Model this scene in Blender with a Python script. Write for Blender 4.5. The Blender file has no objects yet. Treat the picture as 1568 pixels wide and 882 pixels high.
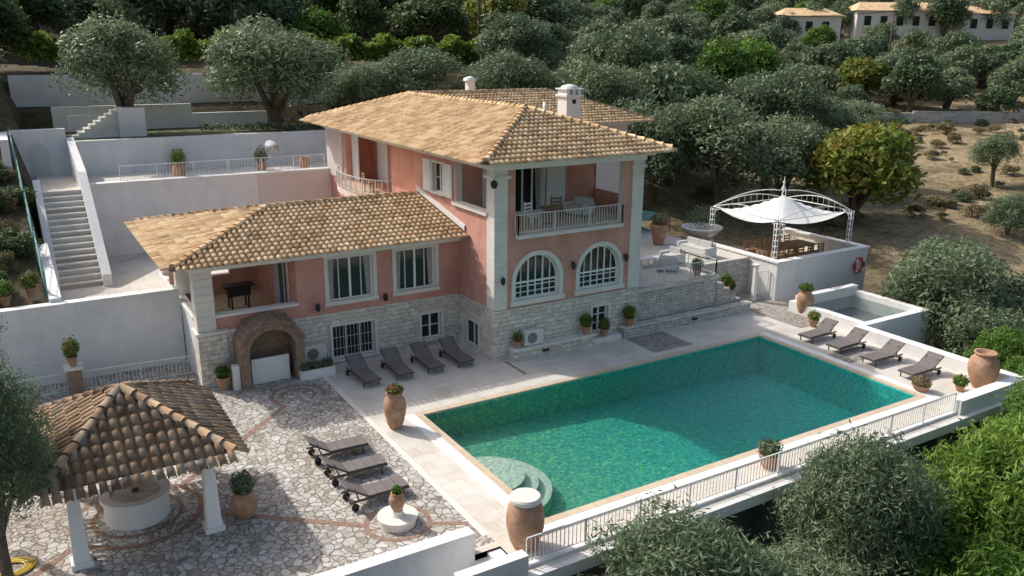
import bpy, math, random
import numpy as np
from mathutils import Vector, Matrix
random.seed(3); rng=np.random.default_rng(5)
SC=bpy.context.scene
def link(o): SC.collection.objects.link(o); return o
def empty(name,loc=(0,0,0)):
    o=bpy.data.objects.new(name,None); o.location=loc; o.empty_display_size=.2; return link(o)
# ---------------------------------------------------------------- materials
def nm(name):
    m=bpy.data.materials.new(name); m.use_nodes=True; nt=m.node_tree
    return m,nt,nt.nodes['Principled BSDF']
def N(nt,t,**k):
    n=nt.nodes.new(t)
    for a,b in k.items(): setattr(n,a,b)
    return n
def ramp(nt,cols,pos=None,interp='LINEAR'):
    r=N(nt,'ShaderNodeValToRGB'); cr=r.color_ramp; cr.interpolation=interp
    n=len(cols); pos=pos or [i/(n-1) for i in range(n)]
    while len(cr.elements)<n: cr.elements.new(.5)
    for e,c,p in zip(cr.elements,cols,pos):
        e.position=p; e.color=(*c,1)
    return r
def noise(nt,vec,scale,detail=5,rough=.6):
    n=N(nt,'ShaderNodeTexNoise'); n.inputs['Scale'].default_value=scale
    n.inputs['Detail'].default_value=detail; n.inputs['Roughness'].default_value=rough
    nt.links.new(vec,n.inputs['Vector']); return n
def bump(nt,h,b,strength=.4,dist=.02):
    n=N(nt,'ShaderNodeBump'); n.inputs['Strength'].default_value=strength; n.inputs['Distance'].default_value=dist
    nt.links.new(h,n.inputs['Height']); nt.links.new(n.outputs['Normal'],b.inputs['Normal'])
def mixc(nt,f,a,b,mode='MIX'):
    n=N(nt,'ShaderNodeMix',data_type='RGBA',blend_type=mode)
    for s,v in ((n.inputs[0],f),(n.inputs[6],a),(n.inputs[7],b)):
        if isinstance(v,(int,float)): s.default_value=v
        elif isinstance(v,tuple): s.default_value=(*v,1)
        else: nt.links.new(v,s)
    return n.outputs[2]
def noisy(name,cols,scale=2,rough=.85,bs=30,bst=.3,bd=.01,obj=False,metal=0,streak=0):
    m,nt,b=nm(name)
    if obj: v=N(nt,'ShaderNodeTexCoord').outputs['Object']
    else: v=N(nt,'ShaderNodeNewGeometry').outputs['Position']
    n=noise(nt,v,scale,7,.65)
    r=ramp(nt,cols,[.3+.4*i/(len(cols)-1) for i in range(len(cols))])
    nt.links.new(n.outputs['Fac'],r.inputs[0]); c=r.outputs[0]
    if streak:   # vertical weathering stains
        vm=N(nt,'ShaderNodeVectorMath',operation='MULTIPLY'); nt.links.new(v,vm.inputs[0]); vm.inputs[1].default_value=(1.6,1.6,.35)
        ns=noise(nt,vm.outputs[0],1.6,7,.7); rs=ramp(nt,[(1-streak,1-streak*1.02,1-streak*1.1),(1,1,1)],[.33,.58]); nt.links.new(ns.outputs['Fac'],rs.inputs[0])
        c=mixc(nt,1.0,c,rs.outputs[0],'MULTIPLY')
    nt.links.new(c,b.inputs['Base Color'])
    b.inputs['Roughness'].default_value=rough; b.inputs['Metallic'].default_value=metal
    if bst>0: bump(nt,noise(nt,v,bs,4).outputs['Fac'],b,bst,bd)
    return m
M={}
M['white']=noisy('white_render',[(.70,.695,.68),(.79,.785,.77),(.83,.825,.81)],.9,.8,25,.15,streak=.08)
M['trim']=noisy('cream_trim',[(.66,.63,.57),(.77,.74,.68)],2,.75,30,.1)
M['pink']=noisy('pink_stucco',[(.52,.25,.195),(.62,.315,.25),(.69,.385,.315)],1.3,.9,40,.3,streak=.12)
M['palepink']=noisy('pale_pink_stucco',[(.66,.54,.50),(.75,.65,.61)],1.1,.9,40,.2,streak=.1)
M['frame']=noisy('white_paint',[(.76,.76,.74),(.83,.83,.81)],4,.5,30,0)
M['iron']=noisy('railing_paint',[(.60,.60,.58),(.70,.70,.68)],4,.5,30,0)
M['dark']=noisy('dark_interior',[(.015,.015,.015),(.03,.028,.025)],4,.9,30,0)
M['black']=noisy('black_plastic',[(.012,.012,.012),(.02,.02,.02)],4,.5,30,0)
M['fabric']=noisy('taupe_fabric',[(.15,.13,.125),(.20,.175,.168)],6,.9,90,.3,obj=True)
M['alu']=noisy('brown_frame',[(.06,.05,.045),(.09,.075,.07)],6,.5,90,0)
M['terracotta']=noisy('terracotta',[(.28,.145,.085),(.40,.23,.145),(.51,.34,.25)],4,.9,30,.3,.01,obj=True)
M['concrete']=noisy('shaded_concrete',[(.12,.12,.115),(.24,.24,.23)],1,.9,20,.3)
M['wood']=noisy('teak',[(.20,.11,.05),(.32,.19,.10)],6,.7,40,.2)
M['cushion']=noisy('pale_cushion',[(.5,.49,.47),(.62,.61,.6)],3,.9,60,.2)
M['canvas']=noisy('white_canvas',[(.74,.73,.71),(.82,.81,.79)],1.5,.8,20,.15)
M['bark']=noisy('bark',[(.08,.06,.045),(.18,.145,.11)],5,.95,20,.8,.04,obj=True)
M['red']=noisy('red_plastic',[(.5,.03,.03),(.6,.06,.05)],6,.4,90,0)
M['yellow']=noisy('yellow_hose',[(.6,.42,.05),(.7,.5,.08)],6,.4,90,0)
M['brown']=noisy('brown_pebble_strip',[(.16,.095,.07),(.29,.18,.13),(.38,.29,.23)],11,.85,40,.8,.02)
M['basket']=noisy('ac_grey',[(.6,.6,.58),(.68,.68,.66)],6,.5,90,0)
M['lawn']=noisy('lawn',[(.045,.07,.022),(.09,.11,.04),(.16,.15,.08)],1.5,.95,30,.8,.05)
M['flower']=noisy('red_flower',[(.5,.03,.04),(.6,.08,.08)],6,.6,90,0)
M['teal']=noisy('teal_cloth',[(.10,.25,.24),(.18,.34,.33)],3,.8,50,.1)
M['curtain']=noisy('curtain',[(.30,.29,.28),(.42,.41,.39)],8,.9,50,.1)
m,nt,b=nm('window_glass'); b.inputs['Base Color'].default_value=(.024,.025,.027,1); b.inputs['Roughness'].default_value=.06
b.inputs['Specular IOR Level'].default_value=.35; M['glass']=m
# roof tiles
m,nt,b=nm('roof_tile'); g=N(nt,'ShaderNodeNewGeometry')
r=ramp(nt,[(.42,.25,.125),(.58,.375,.19),(.69,.48,.265),(.76,.58,.36),(.60,.41,.225)])
nt.links.new(g.outputs['Random Per Island'],r.inputs[0])
n=noise(nt,g.outputs['Position'],1.1,6); r2=ramp(nt,[(.64,.62,.60),(1,1,1)],[.34,.56]); nt.links.new(n.outputs['Fac'],r2.inputs[0])
nt.links.new(mixc(nt,.8,r.outputs[0],r2.outputs[0],'MULTIPLY'),b.inputs['Base Color']); b.inputs['Roughness'].default_value=.85
bump(nt,noise(nt,g.outputs['Position'],40,4).outputs['Fac'],b,.3,.01); M['tile']=m
M['channel']=noisy('roof_channel',[(.22,.12,.065),(.34,.20,.11)],4,.95,30,.3)
m,nt,b=nm('old_roof_tile'); g=N(nt,'ShaderNodeNewGeometry')
r=ramp(nt,[(.20,.13,.085),(.38,.24,.145),(.52,.36,.22),(.42,.31,.21),(.27,.215,.165)])
nt.links.new(g.outputs['Random Per Island'],r.inputs[0])
n=noise(nt,g.outputs['Position'],3,6); r2=ramp(nt,[(.50,.49,.47),(1,1,1)],[.36,.57]); nt.links.new(n.outputs['Fac'],r2.inputs[0])
nt.links.new(mixc(nt,.85,r.outputs[0],r2.outputs[0],'MULTIPLY'),b.inputs['Base Color']); b.inputs['Roughness'].default_value=.9
bump(nt,noise(nt,g.outputs['Position'],30,4).outputs['Fac'],b,.4,.01); M['oldtile']=m
# cobbles
def cobble(name,sc,cols,grout,e0=.02,e1=.07):
    m,nt,b=nm(name); g=N(nt,'ShaderNodeNewGeometry')
    nn=noise(nt,g.outputs['Position'],2.5,2)
    va=N(nt,'ShaderNodeVectorMath',operation='MULTIPLY_ADD'); nt.links.new(nn.outputs['Color'],va.inputs[0])
    va.inputs[1].default_value=(.25,.25,0); nt.links.new(g.outputs['Position'],va.inputs[2])
    v1=N(nt,'ShaderNodeTexVoronoi',feature='DISTANCE_TO_EDGE'); v2=N(nt,'ShaderNodeTexVoronoi',feature='F1')
    for v in (v1,v2):
        v.inputs['Scale'].default_value=sc; nt.links.new(va.outputs[0],v.inputs['Vector'])
    rg=ramp(nt,[(0,0,0),(1,1,1)],[e0,e1]); nt.links.new(v1.outputs['Distance'],rg.inputs[0])
    sep=N(nt,'ShaderNodeSeparateColor'); nt.links.new(v2.outputs['Color'],sep.inputs[0])
    rs=ramp(nt,cols); nt.links.new(sep.outputs[0],rs.inputs[0])
    fine=noise(nt,g.outputs['Position'],14,5); rf=ramp(nt,[(.72,.71,.69),(1.05,1.04,1.02)],[.3,.65]); nt.links.new(fine.outputs['Fac'],rf.inputs[0])
    st=mixc(nt,.9,rs.outputs[0],rf.outputs[0],'MULTIPLY')
    big=noise(nt,g.outputs['Position'],.45,6); rb=ramp(nt,[(.70,.68,.66),(1,1,1)],[.36,.6]); nt.links.new(big.outputs['Fac'],rb.inputs[0])
    c=mixc(nt,rg.outputs[0],grout,st); c=mixc(nt,.9,c,rb.outputs[0],'MULTIPLY')
    nt.links.new(c,b.inputs['Base Color']); b.inputs['Roughness'].default_value=.85
    bump(nt,rg.outputs[0],b,.6,.02); return m
M['cobble']=cobble('crazy_paving',5.8,[(.38,.34,.29),(.53,.50,.455),(.61,.59,.555),(.69,.68,.655),(.47,.44,.40)],(.21,.18,.155),.02,.09)
M['pebble']=cobble('pebble_mosaic',15,[(.28,.24,.20),(.46,.43,.39),(.60,.58,.54)],(.17,.145,.125))
def ashlar(name,bw,rh,c1,c2,mo,dist=.12):
    m,nt,b=nm(name); g=N(nt,'ShaderNodeNewGeometry')
    s=N(nt,'ShaderNodeSeparateXYZ'); nt.links.new(g.outputs['Position'],s.inputs[0])
    ad=N(nt,'ShaderNodeMath',operation='ADD'); nt.links.new(s.outputs[0],ad.inputs[0]); nt.links.new(s.outputs[1],ad.inputs[1])
    cb=N(nt,'ShaderNodeCombineXYZ'); nt.links.new(ad.outputs[0],cb.inputs[0]); nt.links.new(s.outputs[2],cb.inputs[1])
    nn=noise(nt,cb.outputs[0],3,2); va=N(nt,'ShaderNodeVectorMath',operation='MULTIPLY_ADD')
    nt.links.new(nn.outputs['Color'],va.inputs[0]); va.inputs[1].default_value=(dist,dist*.7,0); nt.links.new(cb.outputs[0],va.inputs[2])
    br=N(nt,'ShaderNodeTexBrick'); nt.links.new(va.outputs[0],br.inputs['Vector'])
    br.inputs['Scale'].default_value=1; br.inputs['Brick Width'].default_value=bw; br.inputs['Row Height'].default_value=rh
    br.inputs['Mortar Size'].default_value=.009; br.inputs['Mortar Smooth'].default_value=.4; br.inputs['Bias'].default_value=0
    br.inputs['Color1'].default_value=(*c1,1); br.inputs['Color2'].default_value=(*c2,1); br.inputs['Mortar'].default_value=(*mo,1)
    br.offset=.37; br.squash=.7; br.squash_frequency=3
    f=noise(nt,g.outputs['Position'],6,8,.75); rf=ramp(nt,[(.60,.58,.55),(1.06,1.04,1.02)],[.33,.60]); nt.links.new(f.outputs['Fac'],rf.inputs[0])
    nt.links.new(mixc(nt,.9,br.outputs['Color'],rf.outputs[0],'MULTIPLY'),b.inputs['Base Color']); b.inputs['Roughness'].default_value=.9
    ma=N(nt,'ShaderNodeMath',operation='SUBTRACT'); nt.links.new(f.outputs['Fac'],ma.inputs[0]); nt.links.new(br.outputs['Fac'],ma.inputs[1])
    bump(nt,ma.outputs[0],b,.8,.035); return m
M['stone']=ashlar('limestone_ashlar',.42,.15,(.80,.76,.69),(.62,.59,.53),(.50,.47,.42))
M['stone2']=ashlar('grey_rubble_stone',.36,.11,(.70,.68,.64),(.50,.485,.455),(.25,.24,.22))
M['brick']=ashlar('old_brick',.2,.07,(.38,.25,.17),(.27,.19,.14),(.36,.32,.28),.03)
def deckmat(name,cols,bw,rh,line):
    m,nt,b=nm(name); g=N(nt,'ShaderNodeNewGeometry')
    br=N(nt,'ShaderNodeTexBrick'); nt.links.new(g.outputs['Position'],br.inputs['Vector'])
    br.inputs['Scale'].default_value=1; br.inputs['Brick Width'].default_value=bw; br.inputs['Row Height'].default_value=rh
    br.inputs['Mortar Size'].default_value=.008; br.inputs['Color1'].default_value=(1,1,1,1); br.inputs['Color2'].default_value=(.93,.92,.90,1); br.inputs['Mortar'].default_value=(*line,1)
    n=noise(nt,g.outputs['Position'],.8,8,.7); r=ramp(nt,cols,[.32+.34*i/(len(cols)-1) for i in range(len(cols))]); nt.links.new(n.outputs['Fac'],r.inputs[0])
    nt.links.new(mixc(nt,1.0,r.outputs[0],br.outputs['Color'],'MULTIPLY'),b.inputs['Base Color']); b.inputs['Roughness'].default_value=.75
    return m
M['deck']=deckmat('travertine_deck',[(.52,.475,.42),(.64,.60,.54),(.70,.665,.615)],.6,.4,(.76,.72,.66))
M['coping']=deckmat('sandy_coping',[(.54,.43,.31),(.64,.53,.40)],.4,.4,(.7,.66,.6))
# pool tile: light absorption by deeper water painted into the mosaic colour, bluer eastwards
m,nt,b=nm('pool_mosaic'); g=N(nt,'ShaderNodeNewGeometry')
s=N(nt,'ShaderNodeSeparateXYZ'); nt.links.new(g.outputs['Position'],s.inputs[0])
mr=N(nt,'ShaderNodeMapRange'); mr.inputs[1].default_value=9; mr.inputs[2].default_value=22; nt.links.new(s.outputs[0],mr.inputs[0])
r=ramp(nt,[(.17,.45,.32),(.09,.47,.37),(.010,.46,.42),(.006,.55,.56)],[0,.25,.6,1]); nt.links.new(mr.outputs[0],r.inputs[0])
v=N(nt,'ShaderNodeTexVoronoi'); v.inputs['Scale'].default_value=13; nt.links.new(g.outputs['Position'],v.inputs['Vector'])
sp=N(nt,'ShaderNodeSeparateColor'); nt.links.new(v.outputs['Color'],sp.inputs[0])
rr=ramp(nt,[(.40,.66,.68),(.9,.95,.95),(1.1,1.08,.95),(2.8,1.5,.8)],[0,.35,.75,1]); nt.links.new(sp.outputs[0],rr.inputs[0])
nt.links.new(mixc(nt,.9,r.outputs[0],rr.outputs[0],'MULTIPLY'),b.inputs['Base Color']); b.inputs['Roughness'].default_value=.5; M['pool']=m
M['poolstep']=noisy('pool_step_tile',[(.62,.68,.56),(.72,.76,.66)],3,.6,30,.1)
m,nt,b=nm('water'); nt.nodes.remove(b); out=nt.nodes['Material Output']
tr=N(nt,'ShaderNodeBsdfTransparent'); tr.inputs[0].default_value=(.86,.985,.975,1)
gl=N(nt,'ShaderNodeBsdfGlossy'); gl.inputs['Roughness'].default_value=.02
fr=N(nt,'ShaderNodeFresnel'); fr.inputs[0].default_value=1.33; mx=N(nt,'ShaderNodeMixShader')
g=N(nt,'ShaderNodeNewGeometry'); n1=noise(nt,g.outputs['Position'],6,5,.65); bm=N(nt,'ShaderNodeBump'); bm.inputs['Strength'].default_value=.9; bm.inputs['Distance'].default_value=.05
nt.links.new(n1.outputs['Fac'],bm.inputs['Height']); nt.links.new(bm.outputs[0],gl.inputs['Normal']); nt.links.new(bm.outputs[0],fr.inputs['Normal'])
nt.links.new(fr.outputs[0],mx.inputs[0]); nt.links.new(tr.outputs[0],mx.inputs[1]); nt.links.new(gl.outputs[0],mx.inputs[2]); nt.links.new(mx.outputs[0],out.inputs[0]); M['water']=m
# terrain: dark planted soil on the west side, dry grass on the east
m,nt,b=nm('hillside_ground'); g=N(nt,'ShaderNodeNewGeometry')
n=noise(nt,g.outputs['Position'],.11,9,.7); r=ramp(nt,[(.11,.10,.05),(.24,.19,.105),(.40,.31,.185),(.46,.365,.23),(.25,.205,.12)],[.30,.42,.5,.6,.72]); nt.links.new(n.outputs['Fac'],r.inputs[0])
n2=noise(nt,g.outputs['Position'],2.2,8,.75); r2=ramp(nt,[(.45,.46,.38),(1.1,1.05,1)],[.38,.6]); nt.links.new(n2.outputs['Fac'],r2.inputs[0])
s=N(nt,'ShaderNodeSeparateXYZ'); nt.links.new(g.outputs['Position'],s.inputs[0]); mr=N(nt,'ShaderNodeMapRange'); mr.inputs[1].default_value=20; mr.inputs[2].default_value=44; nt.links.new(s.outputs[0],mr.inputs[0])
r3=ramp(nt,[(.32,.33,.30),(1,1,1)]); nt.links.new(mr.outputs[0],r3.inputs[0])
c=mixc(nt,.95,r.outputs[0],r2.outputs[0],'MULTIPLY'); c=mixc(nt,1.0,c,r3.outputs[0],'MULTIPLY')
nt.links.new(c,b.inputs['Base Color']); b.inputs['Roughness'].default_value=.95
bump(nt,n2.outputs['Fac'],b,.9,.25); M['ground']=m
def leafmat(name,cols,transl=.25,rough=.6):
    m,nt,b=nm(name); a=N(nt,'ShaderNodeAttribute'); a.attribute_name='tint'
    oi=N(nt,'ShaderNodeObjectInfo')
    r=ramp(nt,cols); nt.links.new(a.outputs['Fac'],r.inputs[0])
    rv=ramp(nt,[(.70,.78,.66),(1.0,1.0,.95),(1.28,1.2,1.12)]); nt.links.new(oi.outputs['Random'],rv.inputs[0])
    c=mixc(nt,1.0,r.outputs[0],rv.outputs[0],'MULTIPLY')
    nt.links.new(c,b.inputs['Base Color']); b.inputs['Roughness'].default_value=rough
    b.inputs['Specular IOR Level'].default_value=.4
    t=N(nt,'ShaderNodeBsdfTranslucent'); nt.links.new(c,t.inputs[0]); mx=N(nt,'ShaderNodeMixShader'); mx.inputs[0].default_value=transl
    out=nt.nodes['Material Output']; nt.links.new(b.outputs[0],mx.inputs[1]); nt.links.new(t.outputs[0],mx.inputs[2]); nt.links.new(mx.outputs[0],out.inputs[0])
    return m
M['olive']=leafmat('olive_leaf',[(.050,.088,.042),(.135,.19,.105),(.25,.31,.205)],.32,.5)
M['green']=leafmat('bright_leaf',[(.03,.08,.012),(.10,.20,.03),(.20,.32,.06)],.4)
M['walnut']=leafmat('autumn_leaf',[(.05,.11,.02),(.12,.20,.03),(.22,.24,.045),(.36,.22,.05)],.35)
M['darkleaf']=leafmat('dark_leaf',[(.03,.062,.024),(.075,.12,.042),(.14,.19,.075)],.28)
M['vine']=leafmat('vine_leaf',[(.09,.16,.025),(.21,.30,.045),(.34,.40,.08)],.4)
M['shrub']=leafmat('dry_shrub_leaf',[(.10,.09,.045),(.20,.17,.09),(.30,.25,.14)],.2)
# ---------------------------------------------------------------- mesh builder
class MB:
    def __init__(s): s.v=[];s.f=[];s.m=[];s.ml=[];s.sm=[]
    def mi(s,k):
        if k not in s.ml: s.ml.append(k)
        return s.ml.index(k)
    def add(s,vs,fs,k,smooth=False):
        o=len(s.v); s.v+= [tuple(p) for p in vs]; i=s.mi(k)
        for f in fs: s.f.append([o+a for a in f]); s.m.append(i); s.sm.append(smooth)
    def quad(s,pts,k): s.add(pts,[list(range(len(pts)))],k)
    def box(s,x0,x1,y0,y1,z0,z1,k):
        s.add([(x0,y0,z0),(x1,y0,z0),(x1,y1,z0),(x0,y1,z0),(x0,y0,z1),(x1,y0,z1),(x1,y1,z1),(x0,y1,z1)],
              [(0,3,2,1),(4,5,6,7),(0,1,5,4),(1,2,6,5),(2,3,7,6),(3,0,4,7)],k)
    def obox(s,c,sx,sy,sz,rot,k):
        R=rot.to_matrix() if hasattr(rot,'to_matrix') else rot
        vs=[Vector(c)+R@Vector((a*sx/2,b*sy/2,d*sz/2)) for a,b,d in [(-1,-1,-1),(1,-1,-1),(1,1,-1),(-1,1,-1),(-1,-1,1),(1,-1,1),(1,1,1),(-1,1,1)]]
        s.add(vs,[(0,3,2,1),(4,5,6,7),(0,1,5,4),(1,2,6,5),(2,3,7,6),(3,0,4,7)],k)
    def tube(s,pts,rads,k,n=8):
        pts=[Vector(p) for p in pts]
        if not isinstance(rads,(list,tuple)): rads=[rads]*len(pts)
        vs=[];fs=[]
        for i,p in enumerate(pts):
            d=(pts[min(i+1,len(pts)-1)]-pts[max(i-1,0)]).normalized()
            u=d.cross(Vector((0,0,1)) if abs(d.z)<.9 else Vector((1,0,0))).normalized(); w=d.cross(u)
            for j in range(n):
                a=2*math.pi*j/n; vs.append(p+(u*math.cos(a)+w*math.sin(a))*rads[i])
        for i in range(len(pts)-1):
            for j in range(n): fs.append((i*n+j,i*n+(j+1)%n,(i+1)*n+(j+1)%n,(i+1)*n+j))
        fs.append(tuple(range(n))[::-1]); fs.append(tuple((len(pts)-1)*n+j for j in range(n)))
        s.add(vs,fs,k,True)
    def lathe(s,x,y,z,prof,k,n=24,hard=False):
        if hard:
            for i in range(len(prof)-1):
                vs=[(x+r*math.cos(2*math.pi*j/n),y+r*math.sin(2*math.pi*j/n),z+h) for r,h in (prof[i],prof[i+1]) for j in range(n)]
                s.add(vs,[(j,(j+1)%n,n+(j+1)%n,n+j) for j in range(n)],k,True)
            return
        vs=[];fs=[]
        for r,h in prof:
            for j in range(n):
                a=2*math.pi*j/n; vs.append((x+r*math.cos(a),y+r*math.sin(a),z+h))
        for i in range(len(prof)-1):
            for j in range(n): fs.append((i*n+j,i*n+(j+1)%n,(i+1)*n+(j+1)%n,(i+1)*n+j))
        fs.append(tuple((len(prof)-1)*n+j for j in range(n)))
        s.add(vs,fs,k,True)
    def ub(s,ax,c,u0,u1,n0,n1,z0,z1,k):
        if ax=='y': s.box(u0,u1,c-n1,c-n0,z0,z1,k)
        else: s.box(c-n1,c-n0,u0,u1,z0,z1,k)
    def uq(s,ax,c,pts,k):
        s.quad([((u,c,z) if ax=='y' else (c,u,z)) for u,z in pts],k)
    def wall(s,ax,c,u0,u1,z0,z1,holes,k,depth=.16,rk=None):
        us=sorted({u0,u1}|{h[0] for h in holes}|{h[1] for h in holes}); zs=sorted({z0,z1}|{h[2] for h in holes}|{h[3] for h in holes})
        for i in range(len(us)-1):
            for j in range(len(zs)-1):
                cu=(us[i]+us[i+1])/2; cz=(zs[j]+zs[j+1])/2
                if any(h[0]<cu<h[1] and h[2]<cz<h[3] for h in holes): continue
                s.uq(ax,c,[(us[i],zs[j]),(us[i+1],zs[j]),(us[i+1],zs[j+1]),(us[i],zs[j+1])],k)
        rk=rk or k
        for a,b_,d,e in holes:
            if depth<=0: continue
            P=[(a,d),(b_,d),(b_,e),(a,e)]
            for q in range(4):
                p0=P[q];p1=P[(q+1)%4]
                if ax=='y': s.quad([(p0[0],c,p0[1]),(p1[0],c,p1[1]),(p1[0],c+depth,p1[1]),(p0[0],c+depth,p0[1])],rk)
                else: s.quad([(c,p0[0],p0[1]),(c,p1[0],p1[1]),(c+depth,p1[0],p1[1]),(c+depth,p0[0],p0[1])],rk)
    def window(s,ax,c,a,b_,d,e,cols=2,rows=1,depth=.14,sur=.12,surk='frame',fw=.045,grille=False,double=True,curt=False):
        s.uq(ax,c+depth,[(a,d),(b_,d),(b_,e),(a,e)],'glass')
        n0,n1=-depth+.004,-depth+.05
        if curt:
            s.uq(ax,c+depth-.003,[(a,d),(a+(b_-a)*.13,d),(a+(b_-a)*.16,e),(a,e)],'curtain'); s.uq(ax,c+depth-.003,[(b_-(b_-a)*.12,d),(b_,d),(b_,e),(b_-(b_-a)*.17,e)],'curtain')
        s.ub(ax,c,a,b_,n0,n1,d,d+fw,'frame'); s.ub(ax,c,a,b_,n0,n1,e-fw,e,'frame')
        for i in range(cols+1):
            w=fw if i in(0,cols) else fw*(1.3 if double else .6)
            if not double and cols%2==0 and i==cols//2: w=fw*1.6
            u=a+(b_-a)*i/cols; u=min(max(u,a+w/2),b_-w/2)
            s.ub(ax,c,u-w/2,u+w/2,n0+.002,n1+.002,d+fw,e-fw,'frame')
        for j in range(1,rows):
            z=d+(e-d)*j/rows; s.ub(ax,c,a+fw,b_-fw,n0+.004,n1-.01,z-fw*.3,z+fw*.3,'frame')
        if sur>0:
            s.ub(ax,c,a-sur,b_+sur,.002,.05,e,e+sur,surk); s.ub(ax,c,a-sur-.03,b_+sur+.03,.002,.09,d-sur,d,surk)
            s.ub(ax,c,a-sur,a,.002,.048,d,e,surk); s.ub(ax,c,b_,b_+sur,.002,.048,d,e,surk)
        if grille:
            k=int((b_-a)/.12)
            for i in range(1,k): 
                u=a+(b_-a)*i/k; s.ub(ax,c,u-.005,u+.005,.01,.02,d,e,'iron')
            for z in (d+(e-d)*.33,d+(e-d)*.66): s.ub(ax,c,a,b_,.021,.031,z-.006,z+.006,'iron')
    def obj(s,name,parent=None,loc=None):
        me=bpy.data.meshes.new(name); me.from_pydata(s.v,[],s.f)
        for k in s.ml: me.materials.append(M[k])
        me.polygons.foreach_set('material_index',s.m); me.polygons.foreach_set('use_smooth',s.sm); me.update()
        o=bpy.data.objects.new(name,me); link(o)
        if parent: o.parent=parent
        if loc: o.location=loc
        return o
def npmesh(name,V,nper,mats,midx=None,tint=None,F=None):
    me=bpy.data.meshes.new(name); nv=len(V); nf=nv//nper if F is None else len(F)
    me.vertices.add(nv); me.vertices.foreach_set('co',V.astype(np.float32).ravel())
    loops=np.arange(nv,dtype=np.int32) if F is None else F.ravel().astype(np.int32)
    k=nper if F is None else F.shape[1]
    me.loops.add(len(loops)); me.loops.foreach_set('vertex_index',loops)
    me.polygons.add(nf); me.polygons.foreach_set('loop_start',np.arange(0,nf*k,k,dtype=np.int32))
    try: me.polygons.foreach_set('loop_total',np.full(nf,k,dtype=np.int32))
    except Exception: pass
    for m_ in mats: me.materials.append(m_)
    if midx is not None: me.polygons.foreach_set('material_index',midx.astype(np.int32))
    if tint is not None:
        a=me.attributes.new('tint','FLOAT','POINT'); a.data.foreach_set('value',tint.astype(np.float32))
    me.update(calc_edges=True); me.validate(); return me
# ---------------------------------------------------------------- terrain
def sm(t): t=np.clip(t,0,1); return t*t*(3-2*t)
def H(x,y):
    x=np.asarray(x,float); y=np.asarray(y,float)
    D=.52*x+.854*y; L=.854*x-.52*y
    zl=np.interp(y,[27.5,28,38.0,38.5,42.5,43,48,48.5,50.5,51,60,120,300],[-.5,1.2,1.2,4.0,4.0,5.5,5.6,6.6,6.8,8.0,9.0,17.5,48])
    zs=np.interp(y,[27.5,28,30,42,50,60],[-.5,2.2,2.8,6.0,8.0,9.0])
    ws=sm((1.0-x)/.5); zl=np.where((y>27.4)&(y<60),zl*(1-ws)+zs*ws,zl)
    zr=np.interp(D,[20,27,33,40,48,60,90,150,200,400],[-6,-4,-2.6,-.8,.7,1.0,2.8,14,27,75])
    w=sm(L/14.)
    z=zl*(1-w)+zr*w
    z=np.where((x>25.9)&(y<22.5),np.minimum(zr,-.6),z)
    z=np.where((x>-8)&(x<=25.9)&(y>12.3)&(y<27.3),-.5,z)
    z=np.where((x>8.2)&(x<23.5)&(y>12.3)&(y<20.8),-3.5,z)
    z=np.where((x>26)&(x<33)&(y>=22.5)&(y<28),np.minimum(z,-.6),z)
    z=np.where((y<=12.3)|((x<8.3)&(y<13.3)),np.minimum(z,-3.3-.12*(12.3-y)),z)
    z=z+np.where(D>50,.25*np.sin(x*.35)*np.cos(y*.27)+.5*np.sin(x*.08+1)*np.sin(y*.07),0)
    return z
xs=np.concatenate([np.arange(-160,-12,6),np.arange(-12,60,.5),np.arange(60,140,2),np.arange(140,420,10)])
ys=np.concatenate([np.arange(-40,6,4),np.arange(6,64,.5),np.arange(64,140,2),np.arange(140,420,10)])
X,Y=np.meshgrid(xs,ys); V=np.stack([X.ravel(),Y.ravel(),H(X,Y).ravel()],1); nx=len(xs)
I=np.arange(len(ys)-1)[:,None]*nx+np.arange(nx-1)[None,:]; I=I.ravel()
F=np.stack([I,I+1,I+1+nx,I+nx],1)
link(bpy.data.objects.new('hillside_ground',npmesh('hillside_ground',V,4,[M['ground']],F=F)))
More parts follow.
